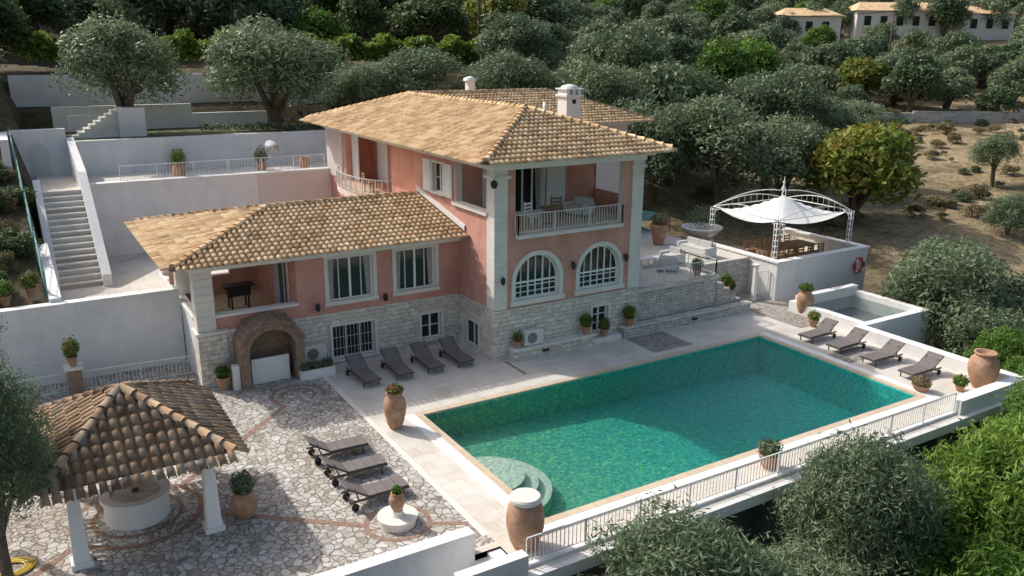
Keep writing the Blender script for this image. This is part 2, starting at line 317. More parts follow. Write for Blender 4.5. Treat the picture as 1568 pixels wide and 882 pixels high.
# ---------------------------------------------------------------- roofs
def tiles(mb_name,poly,eave_dir,parent,mat='tile',pitch=.19,row=.3,rad=.075):
    P=[Vector(p) for p in poly]; nrm=None
    for i in range(1,len(P)-1):
        n_=(P[i]-P[0]).cross(P[i+1]-P[0])
        if n_.length>1e-6: nrm=n_.normalized(); break
    if nrm.z<0: nrm=-nrm
    e=Vector(eave_dir).normalized(); s=nrm.cross(e).normalized()
    if s.z<0: s=-s
    O=P[0]; q=np.array([[(p-O).dot(e),(p-O).dot(s)] for p in P])
    e_,s_,n3,O_=[np.array(v) for v in (e,s,nrm,O)]
    u0,u1=q[:,0].min(),q[:,0].max(); v0,v1=q[:,1].min(),q[:,1].max()
    V=[]
    def inside(u,v):
        c=False;j=len(q)-1
        for i in range(len(q)):
            if (q[i,1]>v)!=(q[j,1]>v) and u<(q[j,0]-q[i,0])*(v-q[i,1])/(q[j,1]-q[i,1])+q[i,0]: c=not c
            j=i
        return c
    nseg=5; F=[]
    ang=np.linspace(0,math.pi,nseg+1)
    nu=int((u1-u0)/pitch)+1
    for i in range(nu):
        u=u0+pitch*(i+.5)
        for j in range(-1,int((v1-v0)/row)+1):
            v=v0+row*j-.04
            if not inside(u,max(v+row*.5,v0+.02)): continue
            ju=random.uniform(-.008,.008); jl=random.uniform(-.01,.01); tw=random.uniform(-.006,.006)
            o=len(V)
            for (vv,rr,lift) in ((v,rad*1.08,.035),(v+row*1.1,rad*.88,.012)):
                for a in ang:
                    uu=u+ju+math.cos(a)*rr+ (tw if vv>v else -tw); hh=math.sin(a)*rr*.95+lift+jl*.5
                    V.append(O_+e_*uu+s_*vv+n3*hh)
            for a in ang: V.append(O_+e_*(u+ju+math.cos(a)*rad*.82-tw)+s_*v+n3*(math.sin(a)*rad*.7+.02))
            k=nseg+1
            for t in range(nseg):
                F.append((o+t,o+t+1,o+k+t+1,o+k+t)); F.append((o+t,o+2*k+t,o+2*k+t+1,o+t+1))
    me=npmesh(mb_name,np.array(V),4,[M[mat]],F=np.array(F)); me.polygons.foreach_set('use_smooth',[True]*len(me.polygons))
    ob=link(bpy.data.objects.new(mb_name,me)); ob.parent=parent; return ob
def ridge(mb,p0,p1,k,r=.1,seg=.32):
    p0=Vector(p0);p1=Vector(p1); d=p1-p0; n=max(1,int(d.length/seg)); d.normalize()
    side=d.cross(Vector((0,0,1))).normalized(); up=side.cross(d).normalized(); st=(p1-p0).length/n
    for i in range(n):
        a=p0+d*(st*i-.03); b_=p0+d*(st*(i+1)+.02); vs=[]
        jr=random.uniform(-.008,.008)
        for q,rr,l in ((a,r*1.1,.03),(b_,r*.92,.005)):
            for t in range(7):
                an=math.pi*t/6; vs.append(q+side*(math.cos(an)*rr+jr)+up*(math.sin(an)*rr+l))
        mb.add(vs,[(t,t+1,8+t,7+t) for t in range(6)]+[tuple(range(7))],k,True)
def railing(mb,p0,p1,zb,h,k='iron',sp=.11,post=1.4,bw=.014):
    p0=Vector((*p0,0));p1=Vector((*p1,0)); L=(p1-p0).length; d=(p1-p0)/L
    an=math.atan2(d.y,d.x); R=Matrix.Rotation(an,3,'Z')
    mid=(p0+p1)/2
    mb.obox((mid.x,mid.y,zb+h),L,.035,.025,R,k); mb.obox((mid.x,mid.y,zb+.07),L,.025,.018,R,k)
    n=int(L/sp)
    for i in range(n+1):
        p=p0+d*(L*i/n); mb.obox((p.x,p.y,zb+.075+(h-.09)/2),bw,bw,h-.09,R,k)
    n=max(1,int(round(L/post)))
    for i in range(n+1):
        p=p0+d*(L*i/n); mb.obox((p.x,p.y,zb+h/2-.01),.035,.035,h-.02,R,k)
# ---------------------------------------------------------------- villa
villa=empty('villa',(0,0,0))
a=MB()
YF=22.4; XL=13.0; XR=18.9; YB=37.9
arches=[(13.76,15.49),(16.33,18.06)]; z0,zt=1.95,3.42
lo=(13.75,18.1,4.2,6.28)
a.wall('y',YF,XL,XR,1.7,6.5,[(x0,x1,z0,zt) for x0,x1 in arches]+[lo],'pink',0)
a.wall('y',YF,*lo[:2],*lo[2:],[lo],'trim',.25)
for x0,x1 in arches:
    xc=(x0+x1)/2; r=(x1-x0)/2; zs=zt-r; ns=20; dp=.16
    arc=[(xc+r*math.cos(math.pi*t/ns),zs+r*math.sin(math.pi*t/ns)) for t in range(ns+1)]
    for t in range(ns):
        p,q=arc[t],arc[t+1]
        a.quad([(p[0],YF,p[1]),(p[0],YF,zt+.0),(q[0],YF,zt),(q[0],YF,q[1])],'pink')
        a.quad([(p[0],YF,p[1]),(q[0],YF,q[1]),(q[0],YF+dp,q[1]),(p[0],YF+dp,p[1])],'frame')
        P=[(xc+(r+e)*math.cos(math.pi*u/ns),zs+(r+e)*math.sin(math.pi*u/ns)) for u in (t,t+1) for e in (0,.15)]
        yy=YF-.06
        a.quad([(P[0][0],yy,P[0][1]),(P[1][0],yy,P[1][1]),(P[3][0],yy,P[3][1]),(P[2][0],yy,P[2][1])],'trim')
        a.quad([(P[1][0],yy,P[1][1]),(P[1][0],YF,P[1][1]),(P[3][0],YF,P[3][1]),(P[3][0],yy,P[3][1])],'trim')
        a.quad([(P[0][0],yy,P[0][1]),(P[0][0],YF,P[0][1]),(P[2][0],YF,P[2][1]),(P[2][0],yy,P[2][1])],'trim')
    for x in (x0-.15,x1): a.box(x,x+.15,YF-.06,YF-.002,z0,zs,'trim')
    a.box(x0-.2,x1+.2,YF-.12,YF-.002,z0-.16,z0,'trim')
    for x in (x0,x1): a.quad([(x,YF,z0),(x,YF,zs),(x,YF+dp,zs),(x,YF+dp,z0)],'frame')
    a.quad([(x0,YF,z0),(x1,YF,z0),(x1,YF+dp,z0),(x0,YF+dp,z0)],'frame')
    a.quad([(p[0],YF+dp,p[1]) for p in arc]+[(x0,YF+dp,z0),(x1,YF+dp,z0)],'glass')
    y1=YF+dp-.004
    for dx,w in ((-r+.03,.045),(-r*.66,.022),(-r*.33,.045),(0,.03),(r*.33,.045),(r*.66,.022),(r-.03,.045)):
        top=zs+(math.sqrt(max(0,r*r-dx*dx))-.02 if abs(dx)<r*.9 else 0)
        if abs(dx)<.01: top=zt-.02
        a.box(xc+dx-w/2,xc+dx+w/2,y1-.05,y1,z0,top,'frame')
    for z,w in ((z0+.03,.03),(z0+.22,.013),(z0+.42,.013),(zs-.05,.03)): a.box(x0,x1,y1-.055,y1-.002,z-w,z+w,'frame')
    a.tube([(xc+r*.96*math.cos(math.pi*t/16),y1-.03,zs+r*.96*math.sin(math.pi*t/16)) for t in range(17)],.03,'frame',5)
a.wall('y',YF-.06,XL-.06,XR,0,1.7,[(16.9,17.6,.3,1.25)],'stone',.2,'trim')
a.window('y',YF-.06,16.9,17.6,.3,1.25,2,3,.16,.08,'trim')
a.quad([(XL-.06,YF-.06,1.7),(XR,YF-.06,1.7),(XR,YF,1.7),(XL-.06,YF,1.7)],'trim')
WB=24.88
a.wall('x',XL-.06,YF-.06,WB,0,1.7,[(23.35,24.4,.06,1.0)],'stone',.2,'trim')
a.window('x',XL-.06,23.35,24.4,.06,1.0,2,1,.16,.07,'trim')
a.quad([(XL-.06,YF-.06,1.7),(XL,YF-.06,1.7),(XL,WB,1.7),(XL-.06,WB,1.7)],'trim')
hl=[(22.95,25.05,4.9,6.28),(25.98,26.78,5.0,6.05),(30.5,35.5,4.2,6.4)]
a.wall('x',XL,YF,YB,1.7,6.5,hl,'pink',0)
a.wall('x',XL,*hl[0][:2],*hl[0][2:],[hl[0]],'trim',.25)
a.wall('x',XL,*hl[1][:2],*hl[1][2:],[hl[1]],'trim',.16)
a.wall('x',XL,*hl[2][:2],*hl[2][2:],[hl[2]],'pink',1.2)
a.uq('x',XL+1.2,[(30.5,4.2),(35.5,4.2),(35.5,6.4),(30.5,6.4)],'pink')
a.ub('x',XL+1.2,33.6,34.7,.005,.05,4.2,6.1,'frame'); a.ub('x',XL+1.2,31.3,32.6,.005,.03,4.2,6.05,'glass')
a.ub('x',XL,34.7,35.45,-.3,-.25,4.25,6.3,'frame')
a.box(XL-.04,XL+.3,35.9,37.94,4.2,6.27,'palepink')
a.window('x',XL,25.98,26.78,5.0,6.05,2,2,.14,.06,'frame')
for y0,y1 in ((25.25,25.88),(26.88,27.5)):
    a.ub('x',XL,y0,y1,.02,.06,4.95,6.1,'frame')
    for j in range(14):
        z=5.02+j*.075; a.ub('x',XL,y0+.05,y1-.05,.061,.075,z,z+.035,'frame')
a.ub('x',XL,22.8,25.2,.003,.10,4.78,4.9,'trim')
a.box(XL+.01,XR-.0,YB-.01,YB,0,6.5,'palepink')
a.wall('x',XR,YF,32.5,1.4,6.5,[(22.95,25.05,4.9,6.28)],'pink',-1)
def quoin(x0,x1,y0,y1,z0,z1):
    n=int(round((z1-z0)/.24)); h=(z1-z0)/n
    a.box(x0+.012,x1-.012,y0+.012,y1-.012,z0,z1,'trim')
    for i in range(n): a.box(x0,x1,y0,y1,z0+i*h+.008,z0+(i+1)*h-.008,'trim')
quoin(XL-.05,XL+.44,YF-.05,YF+.44,1.72,6.28)
quoin(XR-.44,XR+.05,YF-.05,YF+.44,1.72,6.28)
a.box(XL-.12,XL+.52,YF-.12,YF+.52,6.0,6.1,'trim'); a.box(XR-.52,XR+.12,YF-.12,YF+.52,6.0,6.1,'trim')
# loggia
a.quad([(XL+.05,YF+.02,4.19),(XR-.05,YF+.02,4.19),(XR-.05,25.1,4.19),(XL+.05,25.1,4.19)],'coping')
a.quad([(XL+.05,YF+.02,6.42),(XR-.05,YF+.02,6.42),(XR-.05,25.1,6.42),(XL+.05,25.1,6.42)],'frame')
a.wall('y',25.1,XL+.02,XR-.02,4.19,6.42,[(14.9,16.55,4.25,5.95)],'pink',.12,'frame')
a.window('y',25.1,14.9,16.55,4.25,5.95,4,1,.1,.07,curt=True)
for x0,x1 in ((14.05,14.75),(16.7,17.5)):
    a.box(x0,x1,25.03,25.09,4.25,5.98,'frame')
    for j in range(18): a.box(x0+.05,x1-.05,25.0,25.03,4.32+j*.09,4.36+j*.09,'frame')
def ring(x0,x1,y0,y1,z0,z1,t,k):
    a.box(x0,x1,y0,y0+t,z0,z1,k); a.box(x0,x1,y1-t,y1,z0,z1,k); a.box(x0,x0+t,y0+t,y1-t,z0,z1,k); a.box(x1-t,x1,y0+t,y1-t,z0,z1,k)
ring(XL-.1,XR+.1,YF-.1,YB+.1,6.28,6.44,.3,'frame'); ring(XL-.3,XR+.3,YF-.3,YB+.3,6.44,6.56,.5,'frame')
a.box(12.32,19.48,21.72,38.58,6.56,6.64,'frame'); a.box(19.48,26.78,31.42,38.58,6.56,6.64,'frame')
# back wing
a.box(XR,26.1,32.2,38.0,1.4,6.44,'palepink'); a.box(XR,26.3,32.0,38.2,6.44,6.558,'frame')
a.box(22.5,23.6,32.12,32.19,4.6,6.0,'frame'); a.box(22.6,23.5,32.1,32.118,4.7,5.9,'glass')
a.box(20.6,22.0,32.1,32.19,1.5,3.5,'frame'); a.box(20.7,21.9,32.08,32.098,1.5,3.4,'glass')
# wing
hw=[(8.32,9.83,2.08,3.48),(10.65,12.08,2.08,3.48)]
a.wall('y',WB,7.3,XL,1.7,3.75,hw,'pink',.16,'frame')
for h in hw: a.window('y',WB,*h,4,1,.13,.13,'trim',double=False,curt=True)
hs=[(8.35,9.8,.12,1.25),(11.5,12.25,.25,1.15)]
a.wall('y',WB-.06,4.25,XL-.06,0,1.7,hs,'stone',.2,'trim')
a.window('y',WB-.06,*hs[0],3,1,.16,.08,'trim',grille=True,double=False); a.window('y',WB-.06,*hs[1],2,2,.16,.08,'trim')
a.quad([(4.25,WB-.06,1.7),(XL,WB-.06,1.7),(XL,WB,1.7),(4.25,WB,1.7)],'trim')
a.box(7.3,XL,WB-.1,WB+.2,3.75,3.84,'frame'); a.box(4.15,XL-.002,WB-.16,WB+.3,3.6,3.75,'frame')
a.box(4.15,4.5,WB+.3,31.3,3.6,3.75,'frame')
a.box(3.75,XL-.002,24.45,31.78,3.8,3.86,'frame')
a.box(4.22,5.05,WB-.14,WB+.5,0,1.66,'stone'); a.box(4.16,5.1,WB-.2,WB+.56,1.66,1.74,'trim')
n_=8
for i in range(n_): a.box(4.24,4.78,WB-.1,WB+.44,1.745+i*.232,1.968+i*.232,'trim')
# porch
a.box(4.79,7.3,WB,WB+.18,1.7,2.12,'pink'); a.box(4.79,7.32,WB-.06,WB+.24,2.12,2.2,'frame')
a.box(4.3,7.3,WB+.2,29.5,1.4,1.5,'coping')
a.wall('x',4.28,WB+.44,31.2,0,2.0,[],'white'); a.box(4.22,4.5,WB+.45,31.2,2.0,2.1,'frame')
for y in (28.0,30.8): a.box(4.28,4.68,y,y+.4,2.1,3.6,'trim')
a.wall('y',29.5,4.3,7.3,1.5,3.75,[(5.0,6.3,2.2,3.4)],'pink',.2,'frame')
a.wall('x',7.3,WB,29.5,1.5,3.75,[(25.8,27.2,1.5,3.4)],'pink',.12,'frame'); a.window('x',7.3,25.8,27.2,1.5,3.4,2,1,.1,.06)
a.box(7.31,XL,31.0,31.2,0,3.75,'palepink')
a.obj('walls',villa)
E=6.68; K=.339
rp=lambda x,y,d:(x,y,E+K*d)
A_=rp(15.9,25.3,3.6);B_=rp(15.9,35,3.6);C_=rp(23.2,35,3.6)
c1=rp(12.3,21.7,0);c2=rp(19.5,21.7,0);c3=rp(19.5,31.4,0);c4=rp(26.8,31.4,0);c5=rp(26.8,38.6,0);c6=rp(12.3,38.6,0)
faces=[([c1,A_,B_,c6],(0,1,0)),([c1,c2,A_],(1,0,0)),([c2,c3,B_,A_],(0,1,0)),([c3,c4,C_,B_],(1,0,0)),([c4,c5,C_],(0,1,0)),([c6,B_,C_,c5],(1,0,0))]
w1=(3.7,24.4,3.9);w2=(12.99,24.4,3.9);w3=(12.99,28.1,4.7);w4=(7.4,28.1,4.7);w5=(3.7,31.8,3.9);w6=(12.99,31.8,3.9)
faces+=[([w1,w2,w3,w4],(1,0,0)),([w1,w4,w5],(0,1,0)),([w5,w4,w3,w6],(1,0,0))]
rb=MB()
for i,(p,e) in enumerate(faces):
    rb.quad(p,'channel'); tiles('roof_tiles_%d'%i,p,e,villa)
for p,q in ((c1,c2),(c2,c3),(c3,c4),(c4,c5),(c6,c5),(c6,c1)): rb.quad([p,q,(q[0],q[1],q[2]-.05),(p[0],p[1],p[2]-.05)],'channel')
for p,q in ((w1,w2),(w5,w1),(w5,w6)): rb.quad([p,q,(q[0],q[1],q[2]-.05),(p[0],p[1],p[2]-.05)],'channel')
for p,q in ((c1,A_),(c2,A_),(A_,B_),(B_,c6),(B_,C_),(C_,c4),(C_,c5),(w1,w4),(w4,w3),(w5,w4)): ridge(rb,p,q,'tile',.11)
rb.tube([(12.26,21.66,6.64),(19.54,21.66,6.64)],.05,'alu',6); rb.tube([(12.25,21.66,6.64),(12.25,38.6,6.64)],.05,'alu',6)
rb.tube([(3.64,24.35,3.86),(12.95,24.35,3.86)],.045,'alu',6); rb.tube([(3.64,24.35,3.86),(3.64,31.8,3.86)],.045,'alu',6)
rb.quad([(12.95,24.35,4.02),(12.95,28.1,4.83),(12.95,28.1,5.0),(12.95,24.35,4.19)],'frame'); rb.quad([(12.95,24.35,4.19),(12.95,28.1,5.0),(13,28.1,5.0),(13,24.35,4.19)],'frame')
rb.obj('roof_base',villa)
c=MB()
c.box(18.15,18.8,26.0,26.6,6.9,8.2,'frame'); c.box(18.08,18.87,25.93,26.67,8.2,8.27,'frame')
for x in (18.15,18.4,18.65): c.box(x,x+.15,26.0,26.6,8.27,8.45,'frame')
c.box(18.08,18.87,25.93,26.67,8.45,8.5,'frame'); c.lathe(18.475,26.3,8.5,[(.34,0),(.3,.08),(.12,.13),(.01,.14)],'frame',12)
c.box(18.4,18.56,25.985,25.995,7.95,8.1,'dark')
c.box(19.75,20.1,36.6,36.95,7.2,8.35,'frame'); c.lathe(19.92,36.78,8.35,[(.32,0),(.3,.12),(.1,.2),(.01,.22)],'frame',12)
c.obj('chimneys',villa)
r_=MB()
r_.box(13.72,17.95,YF-.28,YF-.06,4.06,4.18,'trim'); railing(r_,(13.75,YF-.2),(17.95,YF-.2),4.18,.66)
railing(r_,(13.75,YF-.2),(13.75,YF),4.18,.66,post=.2); railing(r_,(17.95,YF-.2),(17.95,YF),4.18,.66,post=.2)
pts=[(13.0-1.0*math.sin(math.pi*t/16),33.0-2.6*math.cos(math.pi*t/16)) for t in range(17)]
top=[(x,y,4.2) for x,y in pts]; bot=[(x,y,3.95) for x,y in pts]
r_.quad(top,'coping'); r_.quad(bot[::-1],'palepink')
for i in range(16): r_.quad([bot[i],bot[i+1],top[i+1],top[i]],'palepink'); railing(r_,pts[i],pts[i+1],4.2,.66,sp=.12,post=9)
r_.obj('balconies',villa)
l_=MB()
for x in (16.0,18.25): 
    l_.lathe(x,YF-.14,2.75,[(.02,0),(.07,.06),(.08,.2),(.02,.28)],'black',8); l_.box(x-.015,x+.015,YF-.14,YF,2.98,3.01,'black')
for x in (7.9,10.2): l_.lathe(x,WB-.14,1.85,[(.02,0),(.07,.06),(.08,.2),(.02,.28)],'black',8)
l_.lathe(13.2,YF-.2,2.6,[(.02,0),(.07,.06),(.08,.2),(.02,.28)],'black',8)
l_.lathe(12.85,22.2,5.75,[(.02,0),(.1,.06),(.12,.2),(.02,.28)],'black',8); l_.lathe(19.05,22.2,5.75,[(.02,0),(.1,.06),(.12,.2),(.02,.28)],'black',8)
l_.obj('wall_lamps',villa)
b_=MB(); xc,zc,ri,ro=6.2,1.12,.70,.98; y0,y1=24.0,24.8
b_.box(xc-ro,xc-ri,y0,y1,0,zc,'brick'); b_.box(xc+ri,xc+ro,y0,y1,0,zc,'brick')
ns=16
for t in range(ns):
    A1=[math.pi*t/ns,math.pi*(t+1)/ns]; P=[(xc+rr*math.cos(q),zc+rr*math.sin(q)*.9) for q in A1 for rr in (ri,ro)]
    b_.quad([(P[0][0],y0,P[0][1]),(P[1][0],y0,P[1][1]),(P[3][0],y0,P[3][1]),(P[2][0],y0,P[2][1])],'brick')
    b_.quad([(P[1][0],y0,P[1][1]),(P[1][0],y1,P[1][1]),(P[3][0],y1,P[3][1]),(P[3][0],y0,P[3][1])],'brown')
    b_.quad([(P[0][0],y0,P[0][1]),(P[0][0],y1,P[0][1]),(P[2][0],y1,P[2][1]),(P[2][0],y0,P[2][1])],'brick')
for t in range(13):
    q=math.pi*(.12+.76*t/12); b_.obox((xc+1.0*math.cos(q),24.35,zc+.93*math.sin(q)),.24,.95+random.uniform(-.1,.08),.07,Matrix.Rotation(math.pi/2-q+random.uniform(-.1,.1),3,'Y'),'brick' if t%3 else 'brown')
b_.quad([(xc-ri,24.78,0),(xc+ri,24.78,0),(xc+ri,24.78,2),(xc-ri,24.78,2)],'brick')
b_.box(xc-.6,xc+.55,24.3,24.36,0,.8,'frame'); b_.box(5.0,5.2,24.1,24.35,0,.75,'white')
b_.obj('brick_arch_porch',villa)
# ---------------------------------------------------------------- stone terrace + ledges
t=MB()
t.wall('y',22.4,18.9,22.9,0,1.5,[],'stone2'); t.box(18.9,22.9,22.41,38,0,1.5,'stone2'); t.box(22.9,26.4,24.1,40,0,1.5,'stone2')
t.box(18.86,22.95,22.3,22.62,1.5,1.6,'stone')
for i in range(5): t.box(22.9+i*.34,22.9+(i+1)*.34,22.36,24.1,0,1.25-.25*i,'stone2')
t.box(18.9,22.9,22.62,38,1.5,1.506,'deck'); t.box(22.9,26.4,24.1,40,1.5,1.506,'deck')
t.obj('stone_terrace')
t=MB(); t.box(13.5,16.75,21.95,22.33,0,.36,'stone'); t.box(13.45,16.8,21.9,22.33,.36,.42,'trim'); t.box(16.8,18.0,22.0,22.33,0,.2,'trim')
t.box(18.1,24.4,21.98,22.29,0,.34,'stone2'); t.box(18.05,24.45,21.94,22.29,.34,.39,'stone')
for x in (14.6,21.3,): t.box(x,x+.25,21.92,21.949,.16,.24,'dark')
t.obj('stone_ledge')
t=MB(); railing(t,(18.95,22.45),(22.85,22.45),1.6,.62); railing(t,(22.85,22.45),(22.85,24.0),1.6,.62); t.obj('terrace_railing')
# ---------------------------------------------------------------- deck, pool
PX0,PX1,PY0,PY1=9.13,22.49,13.485,19.71
def floorh(mb,x0,x1,y0,y1,z,holes,k):
    us=sorted({x0,x1}|{h[0] for h in holes}|{h[1] for h in holes}); vs=sorted({y0,y1}|{h[2] for h in holes}|{h[3] for h in holes})
    for i in range(len(us)-1):
        for j in range(len(vs)-1):
            cu=(us[i]+us[i+1])/2;cv=(vs[j]+vs[j+1])/2
            if any(h[0]<cu<h[1] and h[2]<cv<h[3] for h in holes): continue
            mb.quad([(us[i],vs[j],z),(us[i+1],vs[j],z),(us[i+1],vs[j+1],z),(us[i],vs[j+1],z)],k)
t=MB(); floorh(t,7.75,26.6,12.0,24.9,0,[(PX0-.01,PX1+.01,PY0-.01,PY1+.01)],'deck')
t.obj('pool_deck')
t=MB()
for a0,a1,z,k in ((.0,.2,.03,'coping'),(.2,.5,.026,'white')):
    t.box(PX0-a1,PX1+a1,PY0-a1,PY0-a0,-.02,z,k); t.box(PX0-a1,PX1+a1,PY1+a0,PY1+a1,-.02,z if k=='coping' else .01,k if k=='coping' else 'deck')
    t.box(PX0-a1,PX0-a0,PY0-a0,PY1+a0,-.02,z,k); t.box(PX1+a0,PX1+a1,PY0-a0,PY1+a0,-.02,z,k)
t.obj('pool_coping')
t=MB(); zA,zB=-.8,-1.35
t.quad([(PX0,PY0,zA),(PX1,PY0,zB),(PX1,PY1,zB),(PX0,PY1,zA)],'pool')
for x,z in ((PX0,zA),(PX1,zB)): t.quad([(x,PY0,z),(x,PY1,z),(x,PY1,-.02),(x,PY0,-.02)],'pool')
for y in (PY0,PY1): t.quad([(PX0,y,zA),(PX1,y,zB),(PX1,y,-.02),(PX0,y,-.02)],'pool')
for r,z in ((1.62,-.50),(1.28,-.32),(.94,-.14)):
    n=32; P=[(PX0+.002+r*math.sin(math.pi*i/n),16.1-r*math.cos(math.pi*i/n)) for i in range(n+1)]
    t.quad([(x,y,z) for x,y in P],'poolstep')
    for i in range(n): t.quad([(*P[i],-.9),(*P[i+1],-.9),(*P[i+1],z),(*P[i],z)],'pool')
t.obj('swimming_pool_basin')
t=MB(); t.quad([(PX0,PY0,-.06),(PX1,PY0,-.06),(PX1,PY1,-.06),(PX0,PY1,-.06)],'water'); t.obj('pool_water')
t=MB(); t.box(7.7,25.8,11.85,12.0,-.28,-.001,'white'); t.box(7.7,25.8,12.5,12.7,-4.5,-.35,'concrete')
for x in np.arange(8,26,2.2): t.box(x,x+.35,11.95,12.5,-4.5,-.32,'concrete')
t.box(25.8,26.0,11.85,18,-4.5,-.3,'white'); t.obj('pool_retaining_wall')
t=MB(); t.box(7.75,22.3,12.14,12.3,0,.06,'white'); t.obj('railing_curb')
t=MB(); railing(t,(7.85,12.22),(22.25,12.22),.06,.58,sp=.1); t.obj('pool_railing')
t=MB(); t.box(22.3,25.8,12.05,12.4,0,.42,'white'); t.box(25.4,25.8,12.4,18,0,.42,'white')
t.box(25.8,29.6,17.8,18.1,-2,.42,'white'); t.box(25.8,26.15,18.1,21.3,-1,.42,'white'); t.box(26.15,29.6,21.0,21.3,-1,.6,'white'); t.box(29.3,29.6,18.1,21.0,-1,.42,'white')
t.obj('white_parapet_wall')
t=MB(); t.quad([(26.15,18.1,.2),(29.3,18.1,.2),(29.3,21,.2),(26.15,21,.2)],'water'); t.quad([(26.15,18.1,-.3),(29.3,18.1,-.3),(29.3,21,-.3),(26.15,21,-.3)],'concrete'); t.obj('plunge_pool')
t=MB(); floorh(t,-9,7.75,13.3,27.4,0,[],'cobble'); t.obj('cobbled_courtyard')
t=MB(); t.box(7.62,7.78,13.6,24.8,-.05,.006,'trim'); t.box(24.5,26.2,19.6,24.5,-.05,.008,'pebble'); t.box(26.2,26.6,21.3,24.5,-.05,.008,'pebble')
t.box(18.1,19.8,20.3,21.9,-.05,.008,'pebble'); t.box(23.0,24.9,16.3,17.2,-.05,.008,'pebble')
for k in range(7): t.box(13.2,13.32,20.9+k*.18,21.02+k*.18,-.05,.009,'brown')
t.obj('pebble_paving')
def annulus(mb,x,y,r0,r1,z,k,a0=0,a1=360,n=40):
    for i in range(n):
        p=math.radians(a0+(a1-a0)*i/n);q=math.radians(a0+(a1-a0)*(i+1)/n)
        mb.quad([(x+r0*math.cos(p),y+r0*math.sin(p),z),(x+r1*math.cos(p),y+r1*math.sin(p),z),(x+r1*math.cos(q),y+r1*math.sin(q),z),(x+r0*math.cos(q),y+r0*math.sin(q),z)],k)
t=MB()
annulus(t,6.28,15.0,.62,.74,.006,'brown'); annulus(t,6.54,22.85,.7,.82,.006,'brown',-30,215); annulus(t,6.54,22.85,.42,.52,.006,'brown',-60,180)
annulus(t,1.49,18.2,1.25,1.38,.006,'brown'); annulus(t,1.49,18.2,.85,.95,.006,'brown')
def strip(mb,p,q,w,z,k):
    p=Vector((*p,0));q=Vector((*q,0)); d=(q-p).normalized(); s=Vector((-d.y,d.x,0))*w/2
    mb.quad([(p-s)+Vector((0,0,z)),(q-s)+Vector((0,0,z)),(q+s)+Vector((0,0,z)),(p+s)+Vector((0,0,z))],k)
strip(t,(6.0,22.3),(2.6,19.1),.15,.005,'brown'); strip(t,(2.75,17.6),(5.6,15.25),.17,.005,'brown')
strip(t,(-2,15.6),(.3,17.6),.15,.005,'brown'); strip(t,(6.9,14.6),(7.6,14.2),.13,.005,'brown')
t.obj('brown_pebble_bands')
t=MB(); t.box(-6,7.15,13.1,13.4,-3,.5,'white'); t.obj('white_courtyard_wall')
t=MB(); t.box(6.2,7.72,11.95,12.2,-3,.45,'white'); t.obj('white_stair_wall')
t=MB()
for i in range(7): t.box(7.745-.30*(i+1),7.745-.30*i,12.2,13.1,-3,-.04-.10*i,'frame')
t.quad([(7.15,13.1,0),(7.75,13.1,0),(7.75,13.3,0),(7.15,13.3,0)],'deck'); t.obj('garden_steps')
# ---------------------------------------------------------------- left walls, court, stairs, terraces
t=MB(); t.box(-9,4.25,27.4,27.65,-.5,2.42,'white'); t.box(-9,4.25,27.35,27.7,2.42,2.48,'white'); t.obj('white_garden_wall')
t=MB(); t.box(.95,7.3,27.65,37.7,1.3,1.4,'deck'); t.box(7.3,13,31.2,37.7,1.3,1.4,'deck'); t.obj('rear_courtyard_paving')
t=MB(); t.box(2.9,9.6,37.7,38.0,1.3,4.4,'white'); t.box(9.6,13,37.7,38.0,1.3,4.4,'palepink'); t.box(2.85,13,37.65,38.05,4.4,4.47,'white'); t.box(5,5.15,37.66,37.69,1.6,1.75,'alu'); t.obj('terrace_retaining_wall')
t=MB(); t.box(2.9,13.0,38.0,42.5,4.1,4.2,'deck'); t.box(13,15,38.6,42.5,4.1,4.2,'deck'); t.obj('upper_terrace_paving')
t=MB(); railing(t,(4.1,38.15),(12.9,38.15),4.4,.66,sp=.13); t.obj('terrace_railing')
t=MB(); t.box(2.6,16.5,42.5,42.8,4.0,5.72,'white'); t.box(2.4,9,47.8,48.05,5.4,6.9,'white'); t.box(9,13,47.8,48.05,5.4,6.4,'white'); t.box(.8,18,50.3,50.6,6.4,8.35,'white')
t.obj('garden_terrace_wall')
t=MB(); t.quad([(2.6,42.8,5.62),(19,42.8,5.62),(19,47.8,5.66),(2.6,47.8,5.66)],'lawn'); t.obj('lawn')
t=MB()
n=16
for i in range(n): t.box(1.15,2.55,33.2+i*.3,33.2+(i+1)*.3,1.2,1.4+(i+1)*.18,'deck'); 
for i in range(n): t.box(1.15,2.55,33.17+i*.3,33.23+i*.3,1.54+i*.18,1.59+i*.18,'white')
t.box(1.15,2.9,33.2+n*.3,42.5,4.0,4.28,'deck')
def slopewall(mb,x0,x1,y0,y1,za,zb,base,k):
    vs=[(x0,y0,base),(x1,y0,base),(x1,y1,base),(x0,y1,base),(x0,y0,za),(x1,y0,za),(x1,y1,zb),(x0,y1,zb)]
    mb.add(vs,[(0,3,2,1),(4,5,6,7),(0,1,5,4),(1,2,6,5),(2,3,7,6),(3,0,4,7)],k)
slopewall(t,2.55,2.85,32.9,38.0,1.85,4.95,1.2,'white'); slopewall(t,2.55,2.85,38.0,42.5,4.95,5.9,1.2,'white'); slopewall(t,.9,1.15,32.9,38.3,2.0,4.7,1.0,'white')
t.obj('white_staircase')
t=MB(); t.box(.2,2.55,42.45,42.75,4.0,6.3,'white')
P=[(1.0,4.3),(1.8,4.3),(1.8,5.3)]+[(1.4+.4*math.cos(math.pi*i/10),5.3+.4*math.sin(math.pi*i/10)) for i in range(1,10)]+[(1.0,5.3)]
t.quad([(x,42.44,z) for x,z in P],'basket'); t.box(.0,.3,38.5,42.75,4.0,6.3,'white'); t.obj('white_wall_with_arched_door')
t=MB()
